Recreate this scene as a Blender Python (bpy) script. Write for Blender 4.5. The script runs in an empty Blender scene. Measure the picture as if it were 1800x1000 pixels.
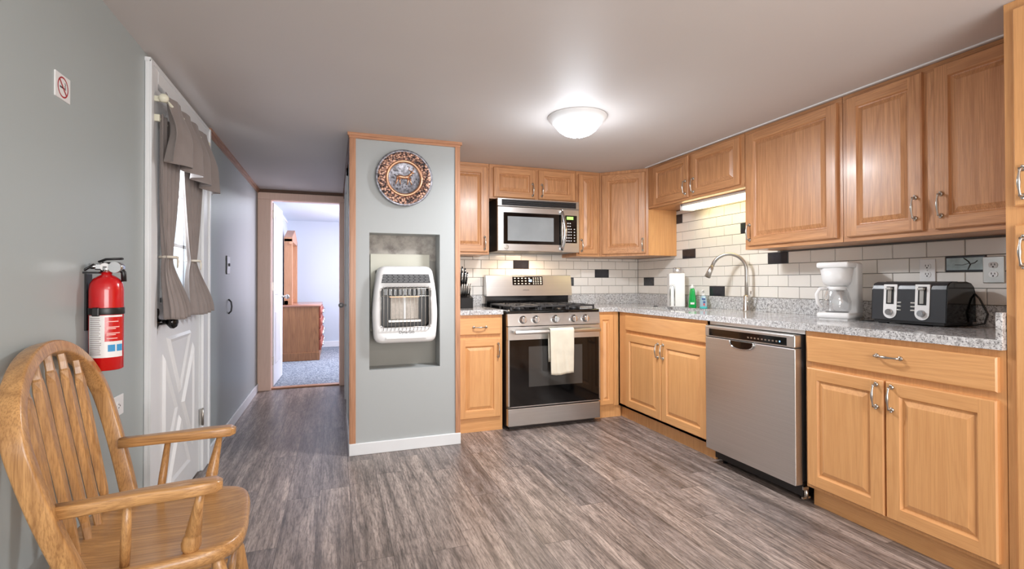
import bpy, bmesh, math, random
from mathutils import Vector, Matrix
random.seed(7)
S = bpy.context.scene
COL = S.collection

# ------------------------------------------------------------------ camera
CX, CY, CZ, YAW, PITCH, ROLL, FPX, SY = -2.8674, -4.2687, 1.1337, .3426, .0088, -.0024, 873.746, -11.2353
F = Vector((math.sin(YAW), math.cos(YAW), 0)); R = Vector((math.cos(YAW), -math.sin(YAW), 0)); U = Vector((0, 0, 1))
F2 = F*math.cos(PITCH)+U*math.sin(PITCH); U2 = U*math.cos(PITCH)-F*math.sin(PITCH)
R3 = R*math.cos(ROLL)+U2*math.sin(ROLL); U3 = U2*math.cos(ROLL)-R*math.sin(ROLL)
cam = bpy.data.cameras.new('camera'); camo = bpy.data.objects.new('camera', cam); COL.objects.link(camo)
camo.matrix_world = Matrix(((R3.x, U3.x, -F2.x, CX), (R3.y, U3.y, -F2.y, CY), (R3.z, U3.z, -F2.z, CZ), (0, 0, 0, 1)))
cam.sensor_width = 36; cam.lens = FPX/1800*36; cam.shift_y = SY/1800
cam.clip_start = .02; cam.clip_end = 60
S.camera = camo
# ------------------------------------------------------------------ world + lights
S.view_settings.view_transform = 'Standard'; S.view_settings.look = 'None'
S.view_settings.exposure = 0.0; S.view_settings.gamma = 1
w = bpy.data.worlds.new('sky'); S.world = w; w.use_nodes = True
w.node_tree.nodes['Background'].inputs[0].default_value = (.80, .90, 1, 1)
w.node_tree.nodes['Background'].inputs[1].default_value = 1.6

def area(name, loc, rot, sx, sy, power, col):
    l = bpy.data.lights.new(name, 'AREA'); l.shape = 'RECTANGLE'; l.size = sx; l.size_y = sy; l.energy = power; l.color = col
    o = bpy.data.objects.new(name, l); o.location = loc; o.rotation_euler = rot; COL.objects.link(o); return o
H = 2.124
XL = -3.634
PI = math.pi
# added fill behind the camera and in the bedroom; daylight through the entry door glass
area('rear_fill_1', (-1.9, -6.85, 1.25), (PI/2, 0, 0), 2.6, 1.3, 105, (1.0, .96, .93))  # soft fill added at the unseen window opening
area('bedroom_daylight_fill', (-1.6, 3.6, 1.45), (PI/2, 0, math.radians(108)), 1.4, 1.3, 88, (.94, .86, 1))  # cool area light added inside the bedroom, aimed to brighten the hall
area('bedroom_top_fill', (-2.6, 3.0, 2.15), (0, 0, 0), .6, .6, 24, (.88, .93, 1))  # unseen overhead source added to brighten the bedroom
area('hall_daylight', (-3.70, -1.25, 1.55), (0, -PI/2, 0), .55, .45, 8, (.85, .93, 1))
# added fill: unseen soft source behind the camera, aimed up to brighten the ceiling
area('ceiling_fill', (-1.7, -5.3, .55), (PI, 0, 0), 1.6, 1.6, 50, (1, .97, .95))
area('living_fill', (-1.7, -4.9, 2.05), (0, 0, 0), .35, .35, 26, (1, .95, .9))  # extra overhead fill added behind the camera, without a fixture
area('range_hood_lamp', (-1.3, -.24, 1.385), (0, 0, 0), .25, .08, 4.5, (1, .74, .50))

# ------------------------------------------------------------------ mesh helpers
class MB:
    def __init__(s, M=None):
        s.v = []; s.f = []; s.mi = []; s.sm = []; s.M = M; s.cur = 0
    def add(s, vs, fs, smooth=False):
        b = len(s.v)
        for p in vs:
            p = Vector(p)
            s.v.append(s.M @ p if s.M else p)
        for f in fs:
            s.f.append([b+i for i in f]); s.mi.append(s.cur); s.sm.append(smooth)
        return s
    def box(s, x0, x1, y0, y1, z0, z1, bev=0):
        x0, x1 = sorted((x0, x1)); y0, y1 = sorted((y0, y1)); z0, z1 = sorted((z0, z1))
        if bev <= 0:
            vs = [(x, y, z) for x in (x0, x1) for y in (y0, y1) for z in (z0, z1)]
            return s.add(vs, [(0, 1, 3, 2), (4, 6, 7, 5), (0, 4, 5, 1), (2, 3, 7, 6), (0, 2, 6, 4), (1, 5, 7, 3)])
        bm = bmesh.new(); bmesh.ops.create_cube(bm, size=1)
        for v in bm.verts: v.co = Vector(((x0+x1)/2+v.co.x*(x1-x0), (y0+y1)/2+v.co.y*(y1-y0), (z0+z1)/2+v.co.z*(z1-z0)))
        bev = min(bev, (x1-x0)*.49, (y1-y0)*.49, (z1-z0)*.49)
        bmesh.ops.bevel(bm, geom=bm.edges[:], offset=bev, segments=2 if bev < .012 else 4, profile=.5, affect='EDGES')
        bm.verts.index_update()
        s.add([v.co.copy() for v in bm.verts], [[v.index for v in f.verts] for f in bm.faces], bev >= .008); bm.free(); return s
    def ring_surface(s, rings, closed=True, cap0=True, cap1=True, smooth=True):
        n = len(rings[0]); vs = [p for r in rings for p in r]; fs = []
        for i in range(len(rings)-1):
            for j in range(n if closed else n-1):
                k = (j+1) % n
                fs.append((i*n+j, i*n+k, (i+1)*n+k, (i+1)*n+j))
        s.add(vs, fs, smooth)
        if cap0: s.add(rings[0], [list(range(n))[::-1]])
        if cap1: s.add(rings[-1], [list(range(n))])
        return s
    def cone(s, p0, p1, r0, r1=None, n=16, caps=True):
        return s.tube([p0, p1], [r0, r0 if r1 is None else r1], n, caps)
    def tube(s, pts, rad, n=10, caps=True, flat=None):
        pts = [Vector(p) for p in pts]
        if not isinstance(rad, (list, tuple)): rad = [rad]*len(pts)
        rings = []; up = None
        for i, p in enumerate(pts):
            d = (pts[min(i+1, len(pts)-1)]-pts[max(i-1, 0)]).normalized()
            if up is None:
                up = Vector((0, 0, 1)) if abs(d.z) < .9 else Vector((1, 0, 0))
                if flat is not None: up = Vector(flat)
            a = (up-d*up.dot(d)).normalized(); b = d.cross(a); up = a
            rr = rad[i]; ra, rb = rr if isinstance(rr, (tuple, list)) else (rr, rr)
            rings.append([p+a*math.cos(2*PI*j/n)*ra+b*math.sin(2*PI*j/n)*rb for j in range(n)])
        return s.ring_surface(rings, True, caps, caps)
    def lathe(s, prof, c, axis='z', n=32, caps=True):
        rings = []
        for r, h in prof:
            ring = []
            for j in range(n):
                a = 2*PI*j/n; ca, sa = r*math.cos(a), r*math.sin(a)
                ring.append({'z': (c[0]+ca, c[1]+sa, c[2]+h), 'y': (c[0]+ca, c[1]+h, c[2]+sa), 'x': (c[0]+h, c[1]+ca, c[2]+sa)}[axis])
            rings.append(ring)
        return s.ring_surface(rings, True, caps, caps)
    def sphere(s, c, r, n=16):
        rx, ry, rz = r if isinstance(r, (tuple, list)) else (r, r, r)
        rings = []
        for i in range(1, n//2):
            t = PI*i/(n//2)
            rings.append([(c[0]+rx*math.sin(t)*math.cos(2*PI*j/n), c[1]+ry*math.sin(t)*math.sin(2*PI*j/n), c[2]+rz*math.cos(t)) for j in range(n)])
        return s.ring_surface(rings, True, True, True)
    def prism(s, poly, z0, z1, smooth=False):          # polygon in local xy, extruded in local z
        n = len(poly)
        vs = [(x, y, z0) for x, y in poly]+[(x, y, z1) for x, y in poly]
        return s.add(vs, [tuple(range(n))[::-1], tuple(range(n, 2*n))]+[(i, (i+1) % n, n+(i+1) % n, n+i) for i in range(n)], False)
    def quad(s, *p): return s.add(p, [(0, 1, 2, 3)])

def frame(o, u, v):                                    # local x=u, y=v, z=outward normal
    u = Vector(u).normalized(); v = Vector(v).normalized(); n = u.cross(v); o = Vector(o)
    return Matrix(((u.x, v.x, n.x, o.x), (u.y, v.y, n.y, o.y), (u.z, v.z, n.z, o.z), (0, 0, 0, 1)))

def obj(name, mb, mat, parent=None, label=None, cat=None, group=None, kind=None, solid=None, sub=0):
    me = bpy.data.meshes.new(name); me.from_pydata([tuple(v) for v in mb.v], [], mb.f)
    mats = mat if isinstance(mat, (list, tuple)) else [mat]
    for m in mats: me.materials.append(m)
    for p, i, sm in zip(me.polygons, mb.mi, mb.sm): p.material_index = min(i, len(mats)-1); p.use_smooth = sm
    bm = bmesh.new(); bm.from_mesh(me)
    bmesh.ops.remove_doubles(bm, verts=bm.verts[:], dist=1e-5)
    bmesh.ops.recalc_face_normals(bm, faces=bm.faces[:]); bm.to_mesh(me); bm.free()
    o = bpy.data.objects.new(name, me); COL.objects.link(o)
    if parent is not None:
        o.parent = parent; off = Vector((0, 0, 0)); q = parent
        while q is not None: off += q.location; q = q.parent
        o.location = -off
    if label: o['label'] = label
    if cat: o['category'] = cat
    if group: o['group'] = group
    if kind: o['kind'] = kind
    if solid:
        m = o.modifiers.new('thickness', 'SOLIDIFY'); m.thickness = solid; m.offset = 0
    if sub:
        m = o.modifiers.new('smooth', 'SUBSURF'); m.levels = sub; m.render_levels = sub
    return o
def thing(name, loc, label, cat, group=None):
    o = bpy.data.objects.new(name, None); o.location = loc; o.empty_display_size = .05; COL.objects.link(o)
    o['label'] = label; o['category'] = cat
    if group: o['group'] = group
    return o
def struct(name, mb, mat, parent=None, label=None):
    o = obj(name, mb, mat, parent); o['kind'] = 'structure'
    if label: o['label'] = label
    return o
def text(name, body, M, size, mat, parent, depth=.0004, align='CENTER', label=None):
    c = bpy.data.curves.new(name, 'FONT'); c.body = body; c.size = size; c.extrude = depth; c.align_x = align; c.align_y = 'CENTER'
    t = bpy.data.objects.new(name, c); COL.objects.link(t); bpy.context.view_layer.update()
    me = bpy.data.meshes.new_from_object(t.evaluated_get(bpy.context.evaluated_depsgraph_get())); bpy.data.objects.remove(t)
    mb = MB(M); mb.add([v.co.copy() for v in me.vertices], [list(p.vertices) for p in me.polygons])
    return obj(name, mb, mat, parent, label)

# ------------------------------------------------------------------ materials
def srgb(r, g, b):
    f = lambda c: (c/12.92 if c <= .04045 else ((c+.055)/1.055)**2.4)
    return (f(r/255), f(g/255), f(b/255), 1)
class NT:
    def __init__(s, name):
        s.m = bpy.data.materials.new(name); s.m.use_nodes = True; s.t = s.m.node_tree; s.b = s.t.nodes['Principled BSDF']
    def n(s, typ, **kw):
        nd = s.t.nodes.new(typ)
        for k, v in kw.items(): setattr(nd, k, v)
        return nd
    def l(s, a, b): s.t.links.new(a, b)
    def math(s, op, a, b=None, c=None):
        nd = s.n('ShaderNodeMath', operation=op)
        for i, x in enumerate((a, b, c)):
            if x is None: continue
            if hasattr(x, 'is_output'): s.l(x, nd.inputs[i])
            else: nd.inputs[i].default_value = x
        return nd.outputs[0]
    def coords(s, scale=(1, 1, 1), rnd=True):
        tc = s.n('ShaderNodeTexCoord'); mp = s.n('ShaderNodeMapping'); mp.inputs['Scale'].default_value = scale
        if rnd:
            oi = s.n('ShaderNodeObjectInfo'); cm = s.n('ShaderNodeVectorMath', operation='ADD')
            ml = s.math('MULTIPLY', oi.outputs['Random'], 37.0)
            s.l(tc.outputs['Object'], cm.inputs[0]); s.l(ml, cm.inputs[1]); s.l(cm.outputs[0], mp.inputs[0])
        else: s.l(tc.outputs['Object'], mp.inputs[0])
        return mp.outputs[0]
    def noise(s, vec, scale, detail=3, rough=.5, dist=0):
        nd = s.n('ShaderNodeTexNoise'); nd.inputs['Scale'].default_value = scale; nd.inputs['Detail'].default_value = detail
        nd.inputs['Roughness'].default_value = rough; nd.inputs['Distortion'].default_value = dist
        s.l(vec, nd.inputs['Vector']); return nd.outputs['Fac']
    def ramp(s, fac, stops, interp='LINEAR'):
        nd = s.n('ShaderNodeValToRGB'); nd.color_ramp.interpolation = interp; e = nd.color_ramp.elements
        while len(e) < len(stops): e.new(.5)
        for x, (p, c) in zip(e, stops): x.position = p; x.color = c if len(c) == 4 else (*c, 1)
        s.l(fac, nd.inputs[0]); return nd.outputs[0]
    def mix(s, fac, a, b, mode='MIX'):
        nd = s.n('ShaderNodeMix', data_type='RGBA', blend_type=mode)
        if hasattr(fac, 'is_output'): s.l(fac, nd.inputs[0])
        else: nd.inputs[0].default_value = fac
        for i, x in ((6, a), (7, b)):
            if hasattr(x, 'is_output'): s.l(x, nd.inputs[i])
            else: nd.inputs[i].default_value = x
        return nd.outputs[2]
    def base(s, c):
        if hasattr(c, 'is_output'): s.l(c, s.b.inputs['Base Color'])
        else: s.b.inputs['Base Color'].default_value = c
    def bump(s, h, strength, dist=.002):
        nd = s.n('ShaderNodeBump'); nd.inputs['Strength'].default_value = strength; nd.inputs['Distance'].default_value = dist
        s.l(h, nd.inputs['Height']); s.l(nd.outputs[0], s.b.inputs['Normal'])
    def set(s, **kw):
        for k, v in kw.items(): s.b.inputs[k.replace('_', ' ')].default_value = v
def plain(name, col, rough=.5, metal=0, var=.04, scale=6, **kw):
    t = NT(name); v = t.noise(t.coords((1, 1, 1)), scale, 3)
    c2 = tuple(min(1, x*(1+var*2)) for x in col[:3])+(1,); c1 = tuple(x*(1-var*2) for x in col[:3])+(1,)
    t.base(t.ramp(v, [(.3, c1), (.7, c2)])); t.set(Roughness=rough, Metallic=metal, **kw); return t.m
def oak(name, axis, light, dark, rough=.35, grain=1.0, coat=.25):
    t = NT(name); k = 'xyz'.index(axis)
    sc = [1, 1, 1]; sc[k] = .07
    v = t.coords(tuple(sc))
    big = t.noise(v, 4.5, 3, .45, .35)
    rings = t.math('PINGPONG', t.math('MULTIPLY', big, 46.0), 1.0)
    rg = t.ramp(rings, [(0, (0, 0, 0)), (.55, (.8, .8, .8)), (1, (1, 1, 1))])
    sc2 = [1, 1, 1]; sc2[k] = .022
    v2 = t.coords(tuple(sc2))
    pores = t.noise(v2, 300, 3, .6)
    pr = t.ramp(pores, [(.36, (0, 0, 0)), (.56, (1, 1, 1))])
    streak = t.ramp(t.noise(v2, 42, 3, .6), [(.35, (0, 0, 0)), (.65, (1, 1, 1))])
    tone = t.noise(v, 1.6, 2)
    lo = tuple(a*.45+b*.55 for a, b in zip(light, dark))
    c = t.mix(t.math('MULTIPLY', t.math('SUBTRACT', 1.0, rg), .34*grain), light, dark)
    c = t.mix(t.math('MULTIPLY', t.math('SUBTRACT', 1.0, streak), .26*grain), c, dark)
    c = t.mix(t.math('MULTIPLY', t.math('SUBTRACT', 1.0, pr), .45*grain), c, dark)
    c = t.mix(t.ramp(tone, [(.35, (0, 0, 0)), (.7, (.3, .3, .3))]), c, lo)
    t.base(c); t.set(Roughness=rough, Coat_Weight=coat, Coat_Roughness=.18); t.bump(pr, .12*grain, .001); return t.m
UL, UD = srgb(218, 162, 114), srgb(140, 86, 50)
LL, LD = srgb(230, 174, 116), srgb(182, 118, 64)
M = {}
for a in 'xyz':
    M['up'+a] = oak('oak_upper_'+a, a, UL, UD)
    M['lo'+a] = oak('oak_lower_'+a, a, LL, LD, grain=.55)
    M['ch'+a] = oak('oak_chair_'+a, a, srgb(212, 162, 104), srgb(124, 80, 42), .3, 1.1)
M['trimz'] = oak('trim_wood_z', 'z', srgb(205, 150, 112), srgb(140, 88, 55), .45)
M['trimx'] = oak('trim_wood_x', 'x', srgb(205, 150, 112), srgb(140, 88, 55), .45)
M['trimy'] = oak('trim_wood_y', 'y', srgb(190, 140, 108), srgb(120, 74, 48), .45)
M['jamb'] = oak('jamb_wood', 'z', srgb(250, 216, 198), srgb(222, 180, 158), .4, .4)
M['darktrim'] = oak('dark_trim', 'x', srgb(110, 72, 46), srgb(60, 36, 22), .45)
M['dresser'] = oak('dresser_wood', 'z', srgb(176, 120, 76), srgb(92, 54, 28), .4, 1.2)
def wallmat(name, col, rough=.42):
    t = NT(name); n = t.noise(t.coords((1, 1, 1), False), 1.2, 2)
    t.base(t.ramp(n, [(.3, tuple(x*.96 for x in col[:3])+(1,)), (.7, col)])); t.set(Roughness=rough)
    t.bump(t.noise(t.coords((1, 1, 1), False), 90, 2), .06, .001); return t.m
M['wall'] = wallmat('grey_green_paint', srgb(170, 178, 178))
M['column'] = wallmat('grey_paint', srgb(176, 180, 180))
M['ceil'] = wallmat('ceiling_paint', srgb(206, 200, 197), .55)
M['bedwall'] = wallmat('bedroom_paint', srgb(205, 214, 224), .6)
M['white'] = plain('white_paint', srgb(232, 234, 236), .35, var=.01)
M['plasticw'] = plain('white_plastic', srgb(235, 235, 235), .3, var=.005)
M['cream'] = plain('cream_board', srgb(206, 204, 190), .6, var=.02)
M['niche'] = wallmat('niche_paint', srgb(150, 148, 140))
M['black'] = plain('black_plastic', srgb(22, 22, 24), .35, var=.02)
M['blackgloss'] = plain('black_gloss', srgb(9, 9, 10), .08, var=.01)
M['darkgrey'] = plain('dark_grey', srgb(60, 62, 66), .5)
M['iron'] = plain('cast_iron', srgb(48, 48, 50), .42, var=.1, scale=60)
M['chrome'] = plain('chrome', srgb(205, 206, 208), .16, 1, var=.01)
M['nickel'] = plain('satin_nickel', srgb(190, 186, 180), .28, 1, var=.02)
M['red'] = plain('red_enamel', srgb(196, 14, 20), .22, var=.02, Coat_Weight=.5)
M['green'] = plain('green_liquid', srgb(10, 165, 75), .2, var=.02)
M['clear'] = None
def steel(name, axis, col=(.74, .73, .715), rough=.36):
    t = NT(name); sc = [300, 300, 300]; sc['xyz'.index(axis)] = 2
    n = t.noise(t.coords(tuple(sc)), 1, 2)
    t.base(t.ramp(n, [(.3, tuple(c*.92 for c in col)), (.7, col)])); t.set(Metallic=1, Roughness=rough); t.bump(n, .04, .0005); return t.m
M['steelx'] = steel('brushed_steel_x', 'x', (.62, .605, .59), .30); M['steely'] = steel('brushed_steel_y', 'y')
M['steelz'] = steel('brushed_steel_z', 'z')
def glass(name, col=(1, 1, 1, 1), rough=.02, alpha=None):
    t = NT(name); t.base(col); t.set(Roughness=rough, Transmission_Weight=1.0, IOR=1.3)
    return t.m
M['glass'] = glass('clear_glass')
def thinglass(name, tint=(1, 1, 1, 1), mixf=.12):
    t = NT(name); tr = t.n('ShaderNodeBsdfTransparent'); tr.inputs[0].default_value = tint
    gl = t.n('ShaderNodeBsdfGlossy'); gl.inputs['Roughness'].default_value = .03
    mx = t.n('ShaderNodeMixShader'); mx.inputs[0].default_value = mixf
    t.l(tr.outputs[0], mx.inputs[1]); t.l(gl.outputs[0], mx.inputs[2]); t.l(mx.outputs[0], t.t.nodes['Material Output'].inputs[0]); return t.m
M['pane'] = thinglass('window_pane')
def granite():
    t = NT('granite'); v = t.coords((1, 1, 1), False)
    a = t.noise(v, 165, 3, .7); b = t.noise(v, 60, 4, .7); c = t.noise(v, 9, 2)
    base = t.ramp(b, [(.36, srgb(150, 148, 148)), (.5, srgb(205, 205, 206)), (.68, srgb(232, 232, 232))])
    sp = t.ramp(a, [(.38, (0, 0, 0)), (.46, (1, 1, 1))])
    col = t.mix(sp, srgb(92, 90, 92), base)
    col = t.mix(t.ramp(c, [(.45, (0, 0, 0)), (.7, (.3, .3, .3))]), col, srgb(176, 168, 160))
    t.base(col); t.set(Roughness=.10); return t.m
M['granite'] = granite()
def floor_mat():
    t = NT('plank_floor'); tc = t.n('ShaderNodeTexCoord'); sp = t.n('ShaderNodeSeparateXYZ'); t.l(tc.outputs['Object'], sp.inputs[0])
    W_, L_ = .155, 1.21
    xs = t.math('DIVIDE', sp.outputs[0], W_); ix = t.math('FLOOR', xs); fx = t.math('FRACT', xs)
    wn = t.n('ShaderNodeTexWhiteNoise', noise_dimensions='1D'); t.l(ix, wn.inputs['W'])
    ys = t.math('ADD', t.math('DIVIDE', sp.outputs[1], L_), wn.outputs[0]); iy = t.math('FLOOR', ys); fy = t.math('FRACT', ys)
    cv = t.n('ShaderNodeCombineXYZ'); t.l(ix, cv.inputs[0]); t.l(iy, cv.inputs[1])
    w2 = t.n('ShaderNodeTexWhiteNoise', noise_dimensions='2D'); t.l(cv.outputs[0], w2.inputs['Vector'])
    r = w2.outputs['Value']
    # grain coordinates
    g = t.n('ShaderNodeCombineXYZ'); t.l(t.math('ADD', sp.outputs[0], t.math('MULTIPLY', r, 3.0)), g.inputs[0])
    t.l(t.math('ADD', t.math('MULTIPLY', sp.outputs[1], .075), t.math('MULTIPLY', r, 17.0)), g.inputs[1])
    n1 = t.noise(g.outputs[0], 19, 4, .58, .5); n2 = t.noise(g.outputs[0], 110, 4, .65); n3 = t.noise(g.outputs[0], 7, 2)
    g2 = t.n('ShaderNodeCombineXYZ'); t.l(t.math('ADD', sp.outputs[0], t.math('MULTIPLY', r, 5.0)), g2.inputs[0])
    t.l(t.math('ADD', t.math('MULTIPLY', sp.outputs[1], .22), t.math('MULTIPLY', r, 11.0)), g2.inputs[1])
    n4 = t.noise(g2.outputs[0], 9, 2, .5, .8); rings = t.math('PINGPONG', t.math('MULTIPLY', n4, 20.0), 1.0)
    base = t.ramp(n1, [(.30, srgb(100, 91, 86)), (.44, srgb(134, 123, 117)), (.58, srgb(162, 149, 142)), (.76, srgb(198, 184, 175))])
    base = t.mix(t.math('MULTIPLY', t.ramp(rings, [(0, (1, 1, 1)), (.3, (0, 0, 0))]), .35), base, srgb(92, 82, 78))
    fine = t.ramp(n2, [(.38, (.56, .56, .56)), (.56, (1.1, 1.1, 1.1))])
    n5 = t.noise(g.outputs[0], 330, 3, .7); fine = t.mix(1.0, fine, t.ramp(n5, [(.36, (.62, .60, .60)), (.5, (1.04, 1.04, 1.04))]), 'MULTIPLY')
    col = t.mix(1.0, base, fine, 'MULTIPLY')
    tint = t.ramp(r, [(0, (.80, .80, .82)), (.5, (.98, .96, .95)), (1, (1.08, 1.04, 1.0))])
    col = t.mix(1.0, col, tint, 'MULTIPLY')
    ex = t.math('MINIMUM', fx, t.math('SUBTRACT', 1.0, fx)); ey = t.math('MULTIPLY', t.math('MINIMUM', fy, t.math('SUBTRACT', 1.0, fy)), L_/W_)
    seam = t.math('MINIMUM', ex, ey); sm = t.ramp(seam, [(.004, (.0, 0, 0)), (.014, (1, 1, 1))])
    col = t.mix(t.math('MULTIPLY', t.math('SUBTRACT', 1.0, sm), .75), col, srgb(58, 52, 50))
    t.base(col); t.set(Roughness=.36); t.bump(n2, .08, .001); return t.m
M['floor'] = floor_mat()
def carpet():
    t = NT('carpet'); v = t.coords((1, 1, 1), False); a = t.noise(v, 55, 4, .8); 
    t.base(t.ramp(a, [(.38, srgb(78, 88, 100)), (.5, srgb(132, 142, 154)), (.64, srgb(196, 202, 208))])); t.set(Roughness=.95); t.bump(a, 1, .01); return t.m
M['carpet'] = carpet()
M['tile'] = plain('white_tile', srgb(232, 228, 222), .12, var=.012, scale=3)
M['tileblack'] = plain('black_tile', srgb(44, 44, 50), .10, var=.1, scale=20)
M['grout'] = plain('grout', srgb(104, 102, 100), .8)
def cloth(name, col, sc=420, rough=.85, bump=.4):
    t = NT(name); v = t.coords((1, 1, 1)); n = t.noise(v, sc, 2); m = t.noise(v, 12, 3)
    t.base(t.mix(t.ramp(m, [(.3, (0, 0, 0)), (.7, (1, 1, 1))]), tuple(c*.88 for c in col[:3])+(1,), col)); t.set(Roughness=rough, Sheen_Weight=.2); t.bump(n, bump, .001); return t.m
M['curtain'] = cloth('taupe_cloth', srgb(142, 132, 128))
M['tie'] = cloth('cream_tie', srgb(222, 214, 200))
M['towel'] = cloth('cream_terry', srgb(222, 214, 196), 260, .95, .9)
M['greycurtain'] = cloth('grey_cloth', srgb(150, 160, 172))
def emit(name, col, st):
    t = NT(name); t.base(col); t.b.inputs['Emission Color'].default_value = col; t.b.inputs['Emission Strength'].default_value = st; t.set(Roughness=.3); return t.m
M['dome'] = emit('lit_dome_glass', (.90, .94, 1, 1), 17)
M['fluo'] = emit('lit_tube', (1, .88, .48, 1), 7)
M['led'] = emit('green_led', (.45, .9, .2, 1), .5)
M['bluled'] = emit('blue_led', (.3, .6, 1, 1), 1.2)

# ------------------------------------------------------------------ room shell
YB = -7.0
b = MB(); b.box(XL-.1, .1, YB, 1.62, -.05, 0); struct('floor', b, M['floor'])
b = MB(); b.box(XL-.1, .1, YB, 1.66, H, H+.08); struct('ceiling', b, M['ceil'])
b = MB()
b.box(XL-.1, XL, YB, -1.645, 0, H); b.box(XL-.1, XL, -.79, 1.66, 0, H); b.box(XL-.1, XL, -1.645, -.79, 2.04, H)
struct('wall_left', b, M['wall'])
b = MB(); b.box(0, .1, YB, .1, 0, H); struct('wall_right', b, M['wall'])
b = MB(); b.box(-2.045, .1, 0, .1, 0, H); struct('wall_back', b, M['wall'])
# wall behind the camera with two wide windows
b = MB(); b.box(XL, 0, YB, YB+.1, 0, .6); b.box(XL, 0, YB, YB+.1, 1.9, H); b.box(XL, -3.2, YB, YB+.1, .6, 1.9); b.box(-.6, 0, YB, YB+.1, .6, 1.9)
struct('wall_behind', b, M['wall'])
b = MB(); b.box(-3.2, -.6, YB+.02, YB+.08, .6, .66); b.box(-3.2, -.6, YB+.02, YB+.08, 1.84, 1.9)
for x in (-3.2, -1.93, -.66): b.box(x, x+.06, YB+.02, YB+.08, .66, 1.84)
struct('window_1', b, M['white'])
# hall end wall with the bedroom doorway
b = MB(); b.box(XL, -3.52, 1.56, 1.66, 0, H); b.box(-3.52, -2.80, 1.56, 1.66, 2.035, H); b.box(-2.80, -2.66, 1.56, 1.66, 0, H)
struct('wall_hall_end', b, M['wall'])
# hall side wall (continuation of the column's left side)
XC0, XC1, YC = -2.765, -2.045, -.83
b = MB(); b.box(XC0, XC0+.1, -.62, .02, 0, H); b.box(XC0, XC0+.1, .86, 1.56, 0, H); b.box(XC0, XC0+.1, .02, .86, 2.02, H)
b.box(XC0+.1, XC0+.12, .02, .86, 0, 2.02)
struct('wall_hall_right', b, M['column'])
# heater column with its niche
NX0, NX1, NZ0, NZ1, ND = -2.65, -2.176, .552, 1.469, -.66
b = MB(); b.box(XC0, NX0, YC, -.62, 0, H); b.box(NX1, XC1, YC, -.02, 0, H); b.box(NX0, NX1, YC, -.62, 0, NZ0); b.box(NX0, NX1, YC, -.62, NZ1, H)
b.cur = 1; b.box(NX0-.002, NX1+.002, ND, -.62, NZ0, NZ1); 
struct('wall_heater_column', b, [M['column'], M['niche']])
def stone():
    t = NT('mottled_stone'); v = t.coords((1, 1, 1)); a = t.noise(v, 14, 4, .7)
    t.base(t.ramp(a, [(.3, srgb(132, 126, 120)), (.6, srgb(180, 174, 166))])); t.set(Roughness=.6); return t.m
M['stone'] = stone()
b = MB(); b.box(NX0, NX1, ND-.012, ND, 1.29, NZ1); struct('trim_1', b, M['stone'])
b = MB(); b.box(-2.635, -2.225, ND-.04, ND-.012, .80, 1.335, .003); struct('trim_2', b, M['cream'])
# wood trims on the column
def tr(i, mat, *boxes):
    b = MB()
    for q in boxes: b.box(*q)
    return struct('trim_%d' % i, b, mat)
tr(3, M['trimz'], (XC0-.004, XC0+.028, YC-.010, YC, .078, H-.035), (XC0-.012, XC0, YC-.004, YC+.03, .078, H-.035))
tr(4, M['trimz'], (XC1-.022, XC1+.012, YC-.010, YC, .078, H-.035), (XC1, XC1+.012, YC-.004, -.64, .078, H-.035))
b = MB()
for (z0, z1, d) in ((H-.035, H-.012, .014), (H-.02, H, .024)):
    b.box(XC0-d, XC1+d, YC-d, YC, z0, z1)
struct('trim_5', b, M['trimx'])
b = MB()
b.box(XC0-.018, XC0, YC, 1.56, H-.035, H); b.box(XC0-.01, XC0, YC+.02, 1.56, H-.06, H-.03)
struct('trim_6', b, M['darktrim'])
b = MB(); b.box(XL, XL+.014, -.64, 1.56, H-.04, H-.014); b.box(XL, XL+.024, -.64, 1.56, H-.018, H); struct('trim_7', b, M['trimy'])
b = MB(); b.box(XL, XC0, 1.525, 1.56, H-.022, H); b.box(XL, XC0, 1.54, 1.56, H-.045, H-.02); struct('trim_8', b, M['darktrim'])
b = MB(); b.box(-.345, -.335, -3.19, -1.69, H-.006, H); b.box(-.345, -.335, -1.69, -.62, H-.006, H); struct('trim_9', b, M['white'])
# baseboards
def bb(name, x0, x1, y0, y1, h=.082):
    b = MB(); b.box(x0, x1, y0, y1, 0, h, .004); struct('baseboard_'+name, b, M['white'])
bb('left', XL, XL+.014, -.66, 1.54); bb('left_front', XL, XL+.014, YB+.1, -1.745)
bb('column', XC0-.014, XC1+.014, YC-.016, YC, .078); bb('column_side', XC0-.014, XC0, YC, .0, .078)
bb('column_right', XC1, XC1+.014, YC, -.65, .078)
# bedroom beyond
b = MB(); b.box(XL-.1, .6, 1.64, 5.2, -.05, .012); struct('floor_bedroom', b, M['carpet'])
b = MB(); b.box(XL-.1, .6, 1.66, 5.3, 2.21, 2.29); b.box(XL-.1, .6, 1.56, 1.66, H, 2.25); struct('ceiling_bedroom', b, M['bedwall'])
b = MB(); b.box(XL-.1, .6, 5.06, 5.16, 0, 2.25); struct('wall_bedroom_far', b, M['bedwall'])
b = MB(); b.box(XL-.1, XL, 1.66, 5.1, 0, 2.25); struct('wall_bedroom_left', b, M['bedwall'])
b = MB(); b.box(.5, .6, 1.66, 5.1, 0, 2.25); b.box(-2.66, .5, 1.60, 1.66, 0, 2.25); struct('wall_bedroom_right', b, M['bedwall'])
bb('bedroom', XL, .5, 5.045, 5.06, .11)
b = MB(); b.box(-3.52, -2.80, 1.575, 1.66, 0, .016, .003); struct('trim_10', b, M['trimx'])

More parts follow.
